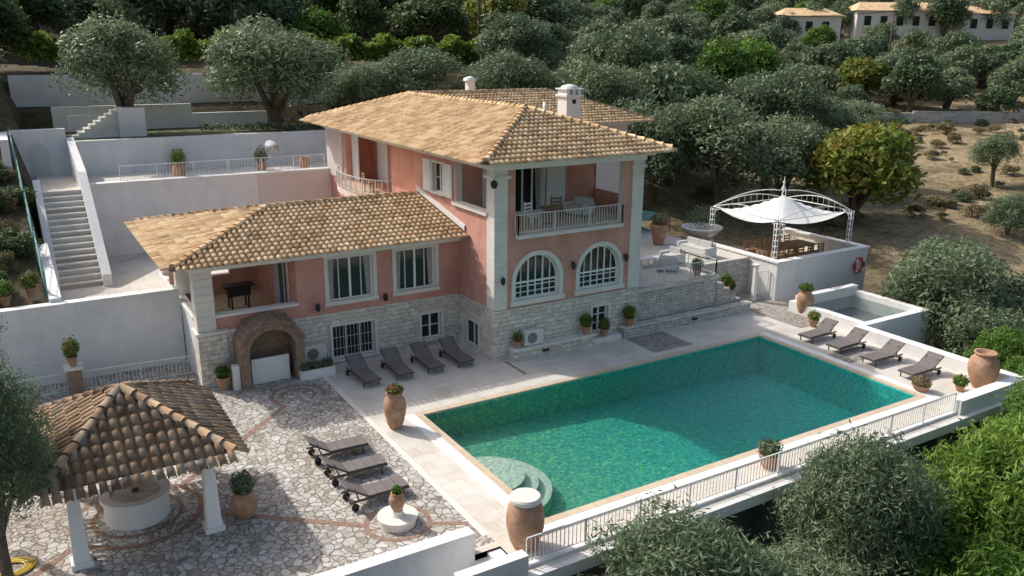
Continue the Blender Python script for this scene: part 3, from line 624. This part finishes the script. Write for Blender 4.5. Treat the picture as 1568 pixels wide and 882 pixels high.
for i in range(8): t.box(3.0+i*.25,3.0+(i+1)*.25,44.6,45.6,5.5,5.75+.16*i,'trim')
t.box(5.0,6.2,44.4,45.8,5.5,7.0,'white'); railing(t,(2.9,44.5),(5.0,44.5),6.0,.7); t.obj('garden_staircase')
t=MB(); t.box(.75,1.15,26.2,26.6,0,.75,'brick'); t.box(.7,1.2,26.15,26.65,.75,.82,'trim'); t.obj('brick_gate_pillar')
t=MB(); railing(t,(1.15,26.35),(4.3,26.1),.0,.62); railing(t,(-5,26.5),(.75,26.4),.0,.62); t.obj('courtyard_railing')
t=MB()
pf=[(.6,28.2),(.55,31),(.5,34),(.45,37),(.4,40)]
for i,(x,y) in enumerate(pf):
    z=float(H(x-.3,y)); t.box(x-.03,x+.03,y-.03,y+.03,z-.3,z+1.1,'teal')
    if i: 
        for hh in (.2,.5,.8,1.05):
            q=pf[i-1]; zq=float(H(q[0]-.3,q[1])); t.tube([(q[0],q[1],zq+hh),(x,y,z+hh)],.012,'teal',4)
t.obj('green_wire_fence')
t=MB(); slopewall(t,.62,.95,27.65,33.0,2.6,3.2,0,'white'); t.obj('white_boundary_wall')
# ---------------------------------------------------------------- well house
wh=empty('well_pavilion')
t=MB()
ec=[(-.3,16.35),(3.25,16.35),(3.25,20.45),(-.3,20.45)]; ze=1.92; ap=(1.475,18.4,2.95)
for x,y in ((.26,16.8),(2.8,16.8),(2.8,20.1),(.26,20.1)):
    for s0,s1,z0_,z1_ in ((.2,.2,0,.12),(.15,.105,.12,1.8),):
        vs=[(x+a_*s0,y+b2*s0,z0_) for a_,b2 in ((-1,-1),(1,-1),(1,1),(-1,1))]+[(x+a_*s1,y+b2*s1,z1_) for a_,b2 in ((-1,-1),(1,-1),(1,1),(-1,1))]
        t.add(vs,[(0,3,2,1),(4,5,6,7),(0,1,5,4),(1,2,6,5),(2,3,7,6),(3,0,4,7)],'frame')
t.box(.0,3.0,16.7,16.9,1.78,1.9,'wood'); t.box(.0,3.0,20.0,20.2,1.78,1.9,'wood'); t.box(.16,.36,16.9,20.0,1.78,1.9,'wood'); t.box(2.7,2.9,16.9,20.0,1.78,1.9,'wood')
C=[(x,y,ze) for x,y in ec]
for i in range(4):
    p,q=C[i],C[(i+1)%4]; t.quad([p,q,ap],'channel'); t.quad([(p[0],p[1],p[2]-.03),(q[0],q[1],q[2]-.03),(ap[0],ap[1],ap[2]-.06)],'wood')
    tiles('pavilion_tiles_%d'%i,[p,q,ap],(1,0,0) if i%2==0 else (0,1,0),wh,'oldtile',.2,.3,.078)
    ridge(t,p,ap,'oldtile',.1)
t.obj('pavilion_frame',wh)
t=MB(); t.lathe(1.49,18.2,0,[(.66,0),(.66,.5),(.72,.52),(.72,.6),(.52,.6),(.5,.54)],'white',28,True); t.lathe(1.49,18.2,.552,[(.51,0),(.5,.03),(.0,.031)],'stone2',24,True)
t.lathe(1.49,18.2,.58,[(.08,0),(.08,.06),(.02,.08)],'alu',10); t.obj('stone_well')
t=MB()
for i in range(5):
    r=.2+.035*i; t.tube([(-.95+r*math.cos(q/10*math.pi)*1.2,17.3+r*math.sin(q/10*math.pi),.03+.01*(i%2)) for q in range(21)],.018,'yellow',6)
t.obj('garden_hose')
t=MB(); t.lathe(6.28,15.0,0,[(.40,0),(.40,.13),(.44,.15),(.44,.2),(.16,.2),(.12,.26),(.12,.32),(0,.32)],'trim',28,True); t.obj('stone_fountain_base')
# ---------------------------------------------------------------- leaf utilities
def leafverts(P,Nn,l,w,r):
    n=len(P); rnd=r.normal(size=(n,3)); t=np.cross(Nn,rnd); t/=np.linalg.norm(t,axis=1)[:,None]+1e-9; b2=np.cross(Nn,t); b2/=np.linalg.norm(b2,axis=1)[:,None]+1e-9
    L=l*r.uniform(.6,1.3,(n,1)); W=w*r.uniform(.7,1.2,(n,1))
    return np.stack([P-t*L,P-b2*W,P+t*L,P+b2*W],1).reshape(-1,3)
def crown(seed,ncl,nleaf,l,w,mat,flat=.8,trunk=True,spiky=0.,rr=(.24,.40)):
    r=np.random.default_rng(seed)
    d=r.normal(size=(ncl,3)); d/=np.linalg.norm(d,axis=1)[:,None]; d[:,2]=np.where(d[:,2]<-.45,-d[:,2],d[:,2])
    cr=r.uniform(*rr,ncl); cen=d*(r.uniform(.35,1.,ncl)**.5*(1-cr*.75))[:,None]
    cen[:,:2]*=r.uniform(.80,1.16,(ncl,1)); cen[:,2]*=r.uniform(.8,1.2,ncl); ct=r.uniform(0,1,ncl)
    pick=r.choice(ncl,nleaf,p=cr**2/np.sum(cr**2)); dd=r.normal(size=(nleaf,3)); dd/=np.linalg.norm(dd,axis=1)[:,None]
    dd[:,2]=np.where((dd[:,2]<-.3)&(r.uniform(size=nleaf)<.6),-dd[:,2],dd[:,2])
    rad=cr[pick]*(r.uniform(.35,1.,nleaf)**.45)*(1+spiky*np.abs(r.normal(size=nleaf)))
    wob=1+.22*np.sin(dd[:,0]*9+ct[pick]*20)*np.sin(dd[:,1]*8+ct[pick]*9)*np.cos(dd[:,2]*7)
    P=cen[pick]+dd*(rad*wob)[:,None]
    nn=dd+.75*r.normal(size=(nleaf,3)); nn/=np.linalg.norm(nn,axis=1)[:,None]
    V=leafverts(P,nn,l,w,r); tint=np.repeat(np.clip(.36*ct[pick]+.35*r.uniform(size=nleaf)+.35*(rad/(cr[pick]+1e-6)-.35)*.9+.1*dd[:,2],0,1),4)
    mi=np.zeros(len(V)//4); mats=[M[mat]]
    if trunk:
        mb=MB(); mb.tube([(0,0,-2.6),(.03,.02,-1.2),(.0,.0,-.5)],[.11,.085,.075],'bark',8)
        for k in range(9):
            c_=cen[r.integers(ncl)]; mb.tube([(0,0,-.95+.05*k),tuple(c_*.4+np.array([0,0,-.2])),tuple(c_)],[.055,.035,.012],'bark',5)
        tv=np.array(mb.v); quads=[f for f in mb.f if len(f)==4]
        o=len(V); F=np.concatenate([np.arange(o).reshape(-1,4),np.array(quads)+o]); V=np.concatenate([V,tv]); tint=np.concatenate([tint,np.zeros(len(tv))])
        mi=np.concatenate([mi,np.ones(len(quads))]); mats.append(M['bark'])
    else: F=np.arange(len(V)).reshape(-1,4)
    return npmesh('crown_%s_%d'%(mat,seed),V,4,mats,mi,tint,F)
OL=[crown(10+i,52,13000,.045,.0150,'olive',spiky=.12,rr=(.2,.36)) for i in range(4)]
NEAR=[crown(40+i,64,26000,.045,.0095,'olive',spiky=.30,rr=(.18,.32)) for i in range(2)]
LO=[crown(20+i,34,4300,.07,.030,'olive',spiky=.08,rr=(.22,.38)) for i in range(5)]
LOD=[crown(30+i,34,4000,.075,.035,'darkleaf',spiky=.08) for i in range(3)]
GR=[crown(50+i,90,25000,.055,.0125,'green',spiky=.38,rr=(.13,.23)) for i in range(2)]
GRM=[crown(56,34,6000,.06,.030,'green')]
WA=[crown(60,46,8500,.07,.035,'walnut',spiky=.05)]
SH=[crown(70+i,20,1800,.10,.035,'shrub',trunk=False,spiky=.1) for i in range(2)]
def tree(name,me,x,y,cz,r,hh,rot=None):
    o=link(bpy.data.objects.new(name,me)); o.location=(x,y,cz); o.scale=(r,r,hh); o.rotation_euler=(0,0,random.uniform(0,6.28) if rot is None else rot); return o
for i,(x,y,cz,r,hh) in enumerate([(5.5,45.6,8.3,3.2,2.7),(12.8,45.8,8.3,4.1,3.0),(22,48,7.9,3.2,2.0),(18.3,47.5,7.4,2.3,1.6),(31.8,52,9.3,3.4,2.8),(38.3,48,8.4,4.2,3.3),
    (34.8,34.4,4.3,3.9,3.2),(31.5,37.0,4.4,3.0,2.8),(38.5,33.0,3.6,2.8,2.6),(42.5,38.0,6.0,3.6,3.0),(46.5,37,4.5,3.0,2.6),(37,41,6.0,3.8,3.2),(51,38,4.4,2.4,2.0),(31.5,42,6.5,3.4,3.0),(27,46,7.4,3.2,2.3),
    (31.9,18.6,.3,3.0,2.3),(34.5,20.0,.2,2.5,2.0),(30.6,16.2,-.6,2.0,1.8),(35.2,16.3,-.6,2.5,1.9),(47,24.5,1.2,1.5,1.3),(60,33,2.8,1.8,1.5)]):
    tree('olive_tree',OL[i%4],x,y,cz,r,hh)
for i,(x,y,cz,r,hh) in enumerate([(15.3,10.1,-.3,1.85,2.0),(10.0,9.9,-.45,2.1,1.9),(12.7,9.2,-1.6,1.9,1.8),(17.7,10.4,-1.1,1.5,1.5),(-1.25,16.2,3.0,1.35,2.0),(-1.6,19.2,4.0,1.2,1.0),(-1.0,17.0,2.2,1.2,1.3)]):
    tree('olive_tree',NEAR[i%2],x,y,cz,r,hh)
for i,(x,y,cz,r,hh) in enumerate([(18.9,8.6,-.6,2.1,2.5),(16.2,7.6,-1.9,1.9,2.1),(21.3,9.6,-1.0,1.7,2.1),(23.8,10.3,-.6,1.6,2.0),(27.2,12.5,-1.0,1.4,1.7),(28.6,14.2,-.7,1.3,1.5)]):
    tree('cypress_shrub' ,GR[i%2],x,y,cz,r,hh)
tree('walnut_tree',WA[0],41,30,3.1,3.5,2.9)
tree('almond_tree',GRM[0],44,44,7.5,3.0,3.2); tree('almond_tree',GRM[0],50,47,8,3.0,2.8)
grove=empty('distant_olive_grove'); wood=empty('distant_woodland'); scrub=empty('dry_scrub')
cnt=0
for D in np.arange(54,200,4.8):
    for L in np.arange(-.70*D,.72*D,5.1+.012*D):
        d=D+random.uniform(-2.2,2.2); l=L+random.uniform(-2.2,2.2)
        x=.52*d+.854*l; y=.854*d-.52*l
        q=l/d
        if y<58 and l<6: continue
        if q>.35 and d<84: 
            if random.random()<.96: continue
        if d<60 and q>.2: 
            if random.random()<.5: continue
        if 79<d<89 and q>.26: continue
        if 92<x<146 and 66<y<90 and 118<d<147 and q>.24: 
            if random.random()<.75: continue
        r=random.uniform(2.1,3.9); hh=r*random.uniform(.7,1.0); z=float(H(x,y))+hh*random.uniform(.85,1.1)
        dark=(l<2 and random.random()<.55) 
        u=random.random()
        me=random.choice(LOD if dark else LO); par=wood if dark else grove
        if u<.04: me=GRM[0]; par=wood
        elif u<.06: me=WA[0]; par=wood
        o=tree('tree',me,x,y,z,r,hh); o.parent=par; cnt+=1
        if random.random()<.35:
            o=tree('bush',random.choice(SH+[LOD[0]]),x+3,y-2.5,float(H(x+3,y-2.5))+.4,random.uniform(.8,1.6),random.uniform(.6,1.1)); o.parent=scrub
for i in range(210):
    d=random.uniform(46,95); q=random.uniform(.33,.75); l=q*d; x=.52*d+.854*l;y=.854*d-.52*l
    s_=random.uniform(.25,.85)*(1.7 if random.random()<.1 else 1); o=tree('bush',random.choice(SH+[SH[0],LO[0]]),x,y,float(H(x,y))+.15,s_,s_*.7); o.parent=scrub
for i in range(80):
    x=random.uniform(-6,.2);y=random.uniform(28,46); o=tree('bush',random.choice(SH+[LOD[0],LOD[1]]),x,y,float(H(x,y))+.15,random.uniform(.3,.9),random.uniform(.3,.7)); o.parent=scrub
for (x,y,r) in [(-1.5,45,2.2),(-2.5,50,3),(0,54,2.6),(-5,40,2.5)]:
    tree('holm_oak_tree',LOD[1],x,y,float(H(x,y))+r*.8,r,r*.9)
def leafbox(name,p0,p1,w,h,n,mat,l,ww,seed=1):
    r=np.random.default_rng(seed); t_=r.uniform(size=n); P=np.array(p0)[None,:]*(1-t_)[:,None]+np.array(p1)[None,:]*t_[:,None]
    hh=h*(1+.25*np.sin(t_*70)+.15*np.sin(t_*173)); P[:,2]+=hh*(r.uniform(size=n)**.6); P[:,1]+=r.uniform(-w,w,n); P[:,0]+=r.normal(size=n)*.1
    nn=r.normal(size=(n,3)); nn[:,2]+=.8; nn/=np.linalg.norm(nn,axis=1)[:,None]
    V=leafverts(P,nn,l,ww,r); return link(bpy.data.objects.new(name,npmesh(name,V,4,[M[mat]],None,np.repeat(r.uniform(size=n),4))))
leafbox('grape_vine_row',(1.5,54.5,9.0),(31,55.5,8.9),.9,1.3,24000,'vine',.17,.11)
leafbox('flowering_border',(9,45.2,5.7),(16,43.3,5.7),.3,.3,1500,'olive',.08,.04,3)
def plant(name,x,y,z,r,h,mat='green',n=500,flow=0,parent=None,l=.05,seed=None):
    rr=np.random.default_rng(int(abs(x*100+y*10))); d=rr.normal(size=(n,3)); d/=np.linalg.norm(d,axis=1)[:,None]; P=d*(rr.uniform(.2,1,n)**.5)[:,None]*np.array([r,r,h])+np.array([x,y,z+h*.7])
    P[:,2]+=np.abs(rr.normal(size=n))*h*.3
    nn=d+.6*rr.normal(size=(n,3)); nn/=np.linalg.norm(nn,axis=1)[:,None]; V=leafverts(P,nn,l,l*.4,rr)
    mi=(rr.uniform(size=n)<flow).astype(int)
    o=link(bpy.data.objects.new(name,npmesh(name,V,4,[M[mat],M['flower']],mi,np.repeat(rr.uniform(size=n),4))))
    if parent: o.parent=parent
    return o
URN=[(.26,0),(.36,.14),(.47,.42),(.5,.62),(.44,.8),(.31,.9),(.30,.94),(.37,.96),(.37,1.0),(.29,1.0),(.27,.93),(.0,.92)]
BOWL=[(.27,0),(.36,.3),(.44,.7),(.46,.85),(.5,.87),(.5,1.0),(.43,1.0),(.42,.9),(.0,.88)]
def pot(name,x,y,z,w,h,prof=URN,pl=None,mat='terracotta',pm='green',flow=0):
    e=empty(name,(x,y,z)); t=MB(); t.lathe(0,0,0,[(r*w,q*h) for r,q in prof],mat,28); t.obj('vessel',e)
    if pl:
        o=plant('foliage',0,0,h*.95,pl[0],pl[1],pm,int(500+900*pl[0]),flow,e)
    return e
pot('terracotta_urn',8.15,19.4,0,.62,1.05,pl=(.25,.12),flow=.2)
e=pot('terracotta_urn',8.2,12.85,0,.8,1.15,[(.3,0),(.4,.15),(.49,.42),(.5,.6),(.46,.8),(.38,.9),(.37,.93),(.0,.93)])
t=MB(); t.lathe(0,0,1.07,[(.32,0),(.33,.08),(.30,.12),(.0,.13)],'trim',28,True); t.obj('lid',e)
pot('terracotta_urn',24.85,12.95,0,.9,1.15)
pot('terracotta_urn',26.0,20.7,0,.66,1.0,pl=(.3,.15))
pot('terracotta_urn',3.5,16.95,0,.58,.62,pl=(.28,.22),pm='olive')
pot('terracotta_pot',4.75,24.35,0,.4,.42,BOWL,pl=(.22,.2))
pot('terracotta_urn',6.28,15.0,.32,.36,.42,pl=(.1,.08))
pot('terracotta_pot',25.1,19.5,0,.4,.3,BOWL,pl=(.25,.15),flow=.1)
pot('terracotta_pot',15.2,12.65,.0,.55,.4,BOWL,pl=(.32,.18),pm='olive')
pot('terracotta_pot',22.95,13.7,0,.55,.22,BOWL,pl=(.3,.12),pm='shrub'); pot('terracotta_pot',24.0,13.1,0,.3,.2,BOWL,pl=(.24,.15))
pot('terracotta_pot',24.6,27.8,1.5,.8,.95,BOWL,pl=(.45,.3),pm='olive',flow=.08)
pot('stone_planter',27.6,28.2,1.5,1.9,.45,BOWL,pl=(.8,.5),mat='frame',pm='olive')
for x,y,z,w,pl in ((13.7,22.1,.42,.28,.16),(16.5,22.1,.42,.34,.24),(17.3,22.1,.2,.34,.2),(18.4,22.1,.39,.36,.26),(23.7,22.7,.75,.35,.24),(24.2,22.9,.5,.3,.2),(22.3,22.9,1.5,.35,.25)):
    pot('terracotta_pot',x,y,z,w,w*.85,BOWL,pl=(pl,pl*.9),pm='green',flow=.06)
pot('terracotta_pot',.95,26.4,.82,.3,.3,BOWL,pl=(.25,.3),flow=.12)
pot('terracotta_urn',6.5,38.6,4.2,.55,.8,pl=(.3,.3)); pot('terracotta_pot',10.1,38.7,4.2,.5,.55,BOWL,pl=(.35,.4),pm='darkleaf'); pot('terracotta_urn',7.1,42.0,4.2,.7,1.0); pot('terracotta_urn',12.2,39.0,4.2,.5,.7)
for x,y,z in ((.2,28.6,2.5),(-.5,28.3,2.4)): pot('terracotta_pot',x,y,z,.35,.3,BOWL,pl=(.3,.25),flow=.1)
e=empty('white_planter',(7.5,24.0,0)); t=MB(); t.box(-.55,.55,-.17,.17,0,.3,'frame'); t.box(-.5,.5,-.12,.12,.3,.305,'brown'); t.obj('trough',e)
for i in range(3): plant('foliage',-.35+.35*i,0,.3,.2,.12,'olive',250,.05,e)
for x,y,z in ((7.65,24.62,.32),(14.3,22.13,.45)):
    e=empty('air_conditioning_unit',(x,y,z)); t=MB(); t.box(-.36,.36,-.13,.13,0,.5,'basket'); 
    P=[(-.08+.19*math.cos(q*math.pi/12),-.133,.25+.19*math.sin(q*math.pi/12)) for q in range(24)]; t.quad(P,'alu')
    for k in range(7): t.box(-.27,.11,-.14,-.135,.08+k*.055,.09+k*.055,'basket')
    t.box(-.36,.36,-.135,-.13,.48,.5,'frame'); t.box(-.3,-.25,-.12,.12,-.06,0,'black'); t.box(.25,.3,-.12,.12,-.06,0,'black'); t.obj('casing',e)
def lounger(x,y,rot):
    t=MB(); w=.5
    t.box(0,.98,-w/2,w/2,.235,.275,'fabric')
    R=Matrix.Rotation(-math.radians(33),3,'Y'); L=.62
    c_=Vector((.98,0,.255))+R@Vector((L/2,0,0)); t.obox(c_,L,w,.04,R,'fabric')
    for s in (-1,1):
        t.box(-.01,1.45,s*(w/2+.015)-.015,s*(w/2+.015)+.015,.20,.24,'alu')
        t.obox(c_+Vector((0,s*(w/2+.012),0)),L,.02,.045,R,'alu')
        for xx in (.12,1.3): t.box(xx,xx+.035,s*(w/2)-.015,s*(w/2)+.015,0,.2,'alu')
        t.tube([(1.32,s*(w/2+.02),.09),(1.32,s*(w/2+.05),.09)],.09,'black',12)
        t.obox(Vector((1.25,s*.2,.36)),.03,.02,.32,Matrix.Rotation(.3,3,'Y'),'alu')
    t.box(0,.03,-w/2,w/2,.2,.24,'alu'); t.box(1.3,1.335,-w/2,w/2,.1,.13,'alu')
    for k in range(1,4): t.box(k*.25,k*.25+.012,-w/2,w/2,.2755,.279,'alu')
    o=t.obj('sun_lounger'); o.location=(x,y,0); o.rotation_euler=(0,0,rot)
for i in range(4): lounger(8.68+1.08*i,22.28,math.radians(90+random.uniform(-3,3)))
for y in (18.65,17.45,16.2): lounger(6.98,y,math.radians(180+random.uniform(-4,2)))
for y in (18.45,17.25,15.9,14.5): lounger(23.35,y,math.radians(random.uniform(-2,3)))
# ---------------------------------------------------------------- bar block + gazebo
t=MB(); bx0,bx1,by0,by1=26.45,32.2,22.6,27.2
t.box(bx0,bx1,by0,by0+.2,-2,1.55,'white'); t.box(bx0,bx0+.2,by0+.2,by1,-2,1.55,'white'); t.box(bx1-.2,bx1,by0+.2,by1,-2,1.55,'white')
t.box(bx0+.2,bx1-.2,by0+.2,by1,.0,.9,'coping'); t.box(bx0-.05,bx1+.05,by0-.05,by0+.3,1.55,1.62,'white'); t.box(bx0-.05,bx0+.3,by0+.3,by1,1.55,1.62,'white'); t.box(bx1-.3,bx1+.05,by0+.3,by1,1.55,1.62,'white')
t.obj('white_bar_terrace')
t=MB(); t.box(25.55,25.7,22.9,23.05,0,1.5,'white'); t.box(25.5,25.75,22.85,23.1,1.5,1.56,'white'); railing(t,(25.7,22.97),(26.4,22.97),0,1.2,sp=.09,post=.7); t.obj('white_garden_gate')
e=empty('life_ring',(31.6,22.52,.85)); t=MB()
t.tube([(.3*math.cos(q*math.pi/12),0,.3*math.sin(q*math.pi/12)) for q in range(25)],.07,'red',8)
for q in (45,135,225,315): q=math.radians(q); t.obox(Vector((.3*math.cos(q),0,.3*math.sin(q))),.1,.15,.15,Matrix.Rotation(-q,3,'Y'),'frame')
t.obj('ring',e)
gz=empty('gazebo'); t=MB(); gx0,gx1,gy0,gy1=27.0,31.7,23.3,27.0; zt_=3.15
cor=[(gx0,gy0),(gx1,gy0),(gx1,gy1),(gx0,gy1)]; apx=Vector(((gx0+gx1)/2,(gy0+gy1)/2,3.95))
for x,y in cor:
    for dx,dy in ((-.07,-.07),(.07,-.07),(.07,.07),(-.07,.07)): t.tube([(x+dx,y+dy,.9),(x+dx,y+dy,zt_)],.016,'frame',5)
    for k in range(9): 
        z=1.1+k*.24; t.box(x-.08,x+.08,y-.08,y+.08,z,z+.016,'frame')
    p0=Vector((x,y,zt_)); pts=[]
    for q in range(9):
        u=q/8; p=p0.lerp(apx,u); p.z=zt_+(apx.z-zt_)*(math.sin(u*math.pi/2)**1.0)*(1) +.12*math.sin(u*math.pi); pts.append(p)
    t.tube(pts,.022,'frame',6)
for i in range(4):
    p=Vector((*cor[i],zt_)); q=Vector((*cor[(i+1)%4],zt_))
    t.tube([p,q],.02,'frame',6)
    pts=[p.lerp(q,k/12)+Vector((0,0,.35*math.sin(math.pi*k/12))) for k in range(13)]; t.tube(pts,.018,'frame',5)
    for k in range(1,12,1): t.tube([p.lerp(q,k/12),pts[k]],.008,'frame',4)
    for m_,sgn in ((p,1),(q,-1)):
        d=(q-p).normalized()*sgn; t.tube([m_+Vector((0,0,-.5)),m_+d*.2+Vector((0,0,-.15)),m_+d*.5],.015,'frame',5)
t.lathe(apx.x,apx.y,apx.z,[(.05,0),(.12,.08),(.05,.2),(.03,.3),(.07,.38),(.02,.46),(.01,.62)],'frame',10)
t.obj('gazebo_frame',gz)
n=14; V=[];F=[]
for i in range(n+1):
    for j in range(n+1):
        u=i/n*2-1; v=j/n*2-1; m_=max(abs(u),abs(v)); ed=1-m_
        z=zt_-.05+.66*ed**1.4 -.30*(m_)*(1-min(abs(u),abs(v))**2)
        V.append((apx.x+u*(gx1-gx0)/2*.93,apx.y+v*(gy1-gy0)/2*.93,z))
for i in range(n):
    for j in range(n): o=i*(n+1)+j; F.append((o,o+1,o+n+2,o+n+1))
t=MB(); t.add(V,F,'canvas',True); t.obj('canopy',gz)
ds=empty('dining_table',(29.4,24.9,.9)); t=MB(); t.box(-1.6,1.6,-.5,.5,.56,.62,'wood')
for x in(-1.4,1.4):
    for y in(-.4,.4): t.box(x-.04,x+.04,y-.04,y+.04,0,.56,'wood')
t.obj('table',ds)
def chair(x,y,z,rot,k='wood',ck=None):
    t=MB(); t.box(-.2,.2,-.2,.2,.32,.36,ck or k)
    for a1 in(-.18,.18):
        for b1 in(-.18,.18): t.box(a1-.02,a1+.02,b1-.02,b1+.02,0,.32,k)
        t.box(a1-.02,a1+.02,.16,.2,.36,.8,k)
    for q in (.45,.57,.69): t.box(-.18,.18,.165,.195,q,q+.07,k)
    o=t.obj('garden_chair'); o.location=(x,y,z); o.rotation_euler=(0,0,rot)
for i in range(5):
    chair(28.1+.65*i,25.65,.9,0); chair(28.1+.65*i,24.1,.9,math.pi)
def sofa(name,x,y,z,w,rot):
    t=MB(); t.box(-w/2,w/2,-.33,.33,.08,.26,'basket'); t.box(-w/2,w/2,.23,.33,.26,.58,'basket')
    for s in(-1,1): t.box(s*w/2-.06,s*w/2+.06,-.33,.33,.08,.44,'basket')
    n=max(1,int(w/.55))
    for i in range(n):
        a1=-w/2+.07+i*(w-.14)/n; t.box(a1+.01,a1+(w-.14)/n-.01,-.3,.2,.262,.36,'cushion'); t.box(a1+.01,a1+(w-.14)/n-.01,.12,.228,.36,.62,'cushion')
    o=t.obj(name); o.location=(x,y,z); o.rotation_euler=(0,0,rot)
sofa('outdoor_sofa',20.6,25.6,1.51,1.5,0); sofa('outdoor_armchair',21.9,24.2,1.51,.75,2.6); sofa('outdoor_armchair',22.9,25.0,1.51,.75,-1.5); sofa('outdoor_sofa',24.8,25.6,1.51,1.6,-1.57); sofa('outdoor_armchair',20.0,24.3,1.51,.75,1.57)
t=MB(); t.box(21.2,22.0,24.9,25.4,1.8,1.85,'frame'); 
for x in (21.25,21.9):
    for y in (24.95,25.3): t.box(x,x+.05,y,y+.05,1.51,1.8,'frame')
t.obj('coffee_table')
t=MB(); t.lathe(26.2,31.2,1.5,[(.2,0),(.05,.05),(.05,.55),(1.2,.56),(1.2,.62),(.0,.62)],'teal',24,True); t.obj('round_garden_table')
for k in range(5):
    q=k*1.25; chair(26.2+1.5*math.cos(q),31.2+1.5*math.sin(q),1.5,q-math.pi/2)
chair(14.9,23.2,4.2,.3,'frame','cushion'); chair(16.2,23.6,4.2,-.3,'wood'); sofa('wicker_armchair',17.4,24.0,4.2,.8,-1.2)
t=MB(); t.lathe(15.6,23.3,4.2,[(.15,0),(.03,.03),(.03,.5),(.32,.52),(.32,.55),(0,.55)],'wood',18,True); t.obj('balcony_table')
chair(12.7,32.3,4.2,1.5,'wood')
t=MB(); t.box(5.75,6.45,27.2,27.8,2.0,2.28,'black'); t.box(5.6,6.6,27.25,27.75,2.28,2.33,'black')
for x in (5.8,6.35):
    for y in (27.25,27.7): t.box(x,x+.05,y,y+.05,1.5,2.0,'black')
t.obj('barbecue_grill')
for x,y,z in ((10.55,38.6,4.2),):
    t=MB(); t.tube([(x,y,z),(x,y,z+1.1)],.03,'iron',6)
    t2=MB(); t2.lathe(0,0,0,[(.02,0),(.2,.03),(.36,.12)],'iron',20); o2=t.obj('satellite_dish'); o3=t2.obj('dish',o2); o3.location=(x,y,z+1.2); o3.rotation_euler=(math.radians(60),0,math.radians(20))
t2=MB(); t2.lathe(0,0,0,[(.02,0),(.16,.03),(.26,.1)],'iron',20); t2.tube([(0,0,0),(0,.05,-.5)],.02,'iron',5); o3=t2.obj('satellite_dish'); o3.location=(17.9,27.2,7.7); o3.rotation_euler=(math.radians(75),0,math.radians(70))
tops=[]
for x,y,h in ((30.0,54.0,8.5),(96,68,9),(-14,60,8)):
    z=float(H(x,y)); t=MB(); t.tube([(x,y,z),(x,y,z+h)],[.12,.08],'bark',8); t.box(x-.7,x+.7,y-.05,y+.05,z+h-.6,z+h-.5,'bark'); t.obj('utility_pole'); tops.append(Vector((x,y,z+h-.5)))
t=MB()
for p,q in ((tops[2],tops[0]),(tops[0],tops[1])):
    for o in (-.6,.6): t.tube([p.lerp(q,k/16)+Vector((o,0,-2.2*math.sin(math.pi*k/16))) for k in range(17)],.02,'dark',4)
t.obj('overhead_wires')
t=MB(); 
pp=[(58,72),(66,66),(74,61),(83,55),(92,49),(104,42)]
for i in range(5):
    p=Vector((*pp[i],0));q=Vector((*pp[i+1],0)); c_=(p+q)/2; t.obox((c_.x,c_.y,float(H(c_.x,c_.y))+.3),(q-p).length,.5,1.8,Matrix.Rotation(math.atan2((q-p).y,(q-p).x),3,'Z'),'stone2')
t.obj('dry_stone_wall')
def house(x,y,w,d,h,rot):
    z=float(H(x,y)); t=MB(); t.box(-w/2,w/2,-d/2,d/2,-3,h,'trim'); rz=h+d*.2
    t.quad([(-w/2-.4,-d/2-.4,h),(w/2+.4,-d/2-.4,h),(w/2-1.5,0,rz),(-w/2+1.5,0,rz)],'tile'); t.quad([(-w/2-.4,d/2+.4,h),(w/2+.4,d/2+.4,h),(w/2-1.5,0,rz),(-w/2+1.5,0,rz)],'tile')
    t.quad([(-w/2-.4,-d/2-.4,h),(-w/2+1.5,0,rz),(-w/2-.4,d/2+.4,h)],'tile'); t.quad([(w/2+.4,-d/2-.4,h),(w/2-1.5,0,rz),(w/2+.4,d/2+.4,h)],'tile')
    for i in range(int(w/2.5)):
        u=-w/2+1.2+i*2.5; t.box(u,u+1,-d/2-.04,-d/2-.01,h-2.2,h-.8,'glass'); t.box(u-.1,u,-d/2-.06,-d/2-.01,h-2.2,h-.8,'teal')
    o=t.obj('distant_house'); o.location=(x,y,z); o.rotation_euler=(0,0,rot)
house(107,91,9,6,3.8,-.5); house(124,88,14,7,3.6,-.55); house(134,80,8,6,3.4,-.5)
# ---------------------------------------------------------------- light, sky, camera
W=bpy.data.worlds.new('World'); SC.world=W; W.use_nodes=True; nt=W.node_tree
sky=nt.nodes.new('ShaderNodeTexSky'); sky.sky_type='NISHITA'; sky.sun_disc=False
el=math.radians(43); az=math.radians(-30)
sky.sun_elevation=el; sky.sun_rotation=az; sky.dust_density=5.0; sky.air_density=1.3
nt.links.new(sky.outputs[0],nt.nodes['Background'].inputs[0]); nt.nodes['Background'].inputs[1].default_value=.15
sl=bpy.data.lights.new('sun','SUN'); sl.energy=3.7; sl.angle=math.radians(1.0); sl.color=(1,.955,.895)
so=link(bpy.data.objects.new('sun',sl)); sd=Vector((math.cos(el)*math.sin(az),math.cos(el)*math.cos(az),math.sin(el)))
so.rotation_euler=sd.to_track_quat('Z','Y').to_euler()
cam=bpy.data.cameras.new('camera'); cam.sensor_width=36; cam.lens=29.41; cam.clip_end=1500; cam.clip_start=.1
co=link(bpy.data.objects.new('camera',cam))
r_=Vector((.8552,-.51855,.00832)); u_=Vector((.13733,.24199,.96049)); f_=Vector((.49978,.82009,-.27816))
mm=Matrix((( r_.x,u_.x,-f_.x,0),(r_.y,u_.y,-f_.y,0),(r_.z,u_.z,-f_.z,10),(0,0,0,1))); co.matrix_world=mm
SC.camera=co
SC.view_settings.view_transform='Standard'; SC.view_settings.look='None'; SC.view_settings.exposure=0
print('trees',cnt)
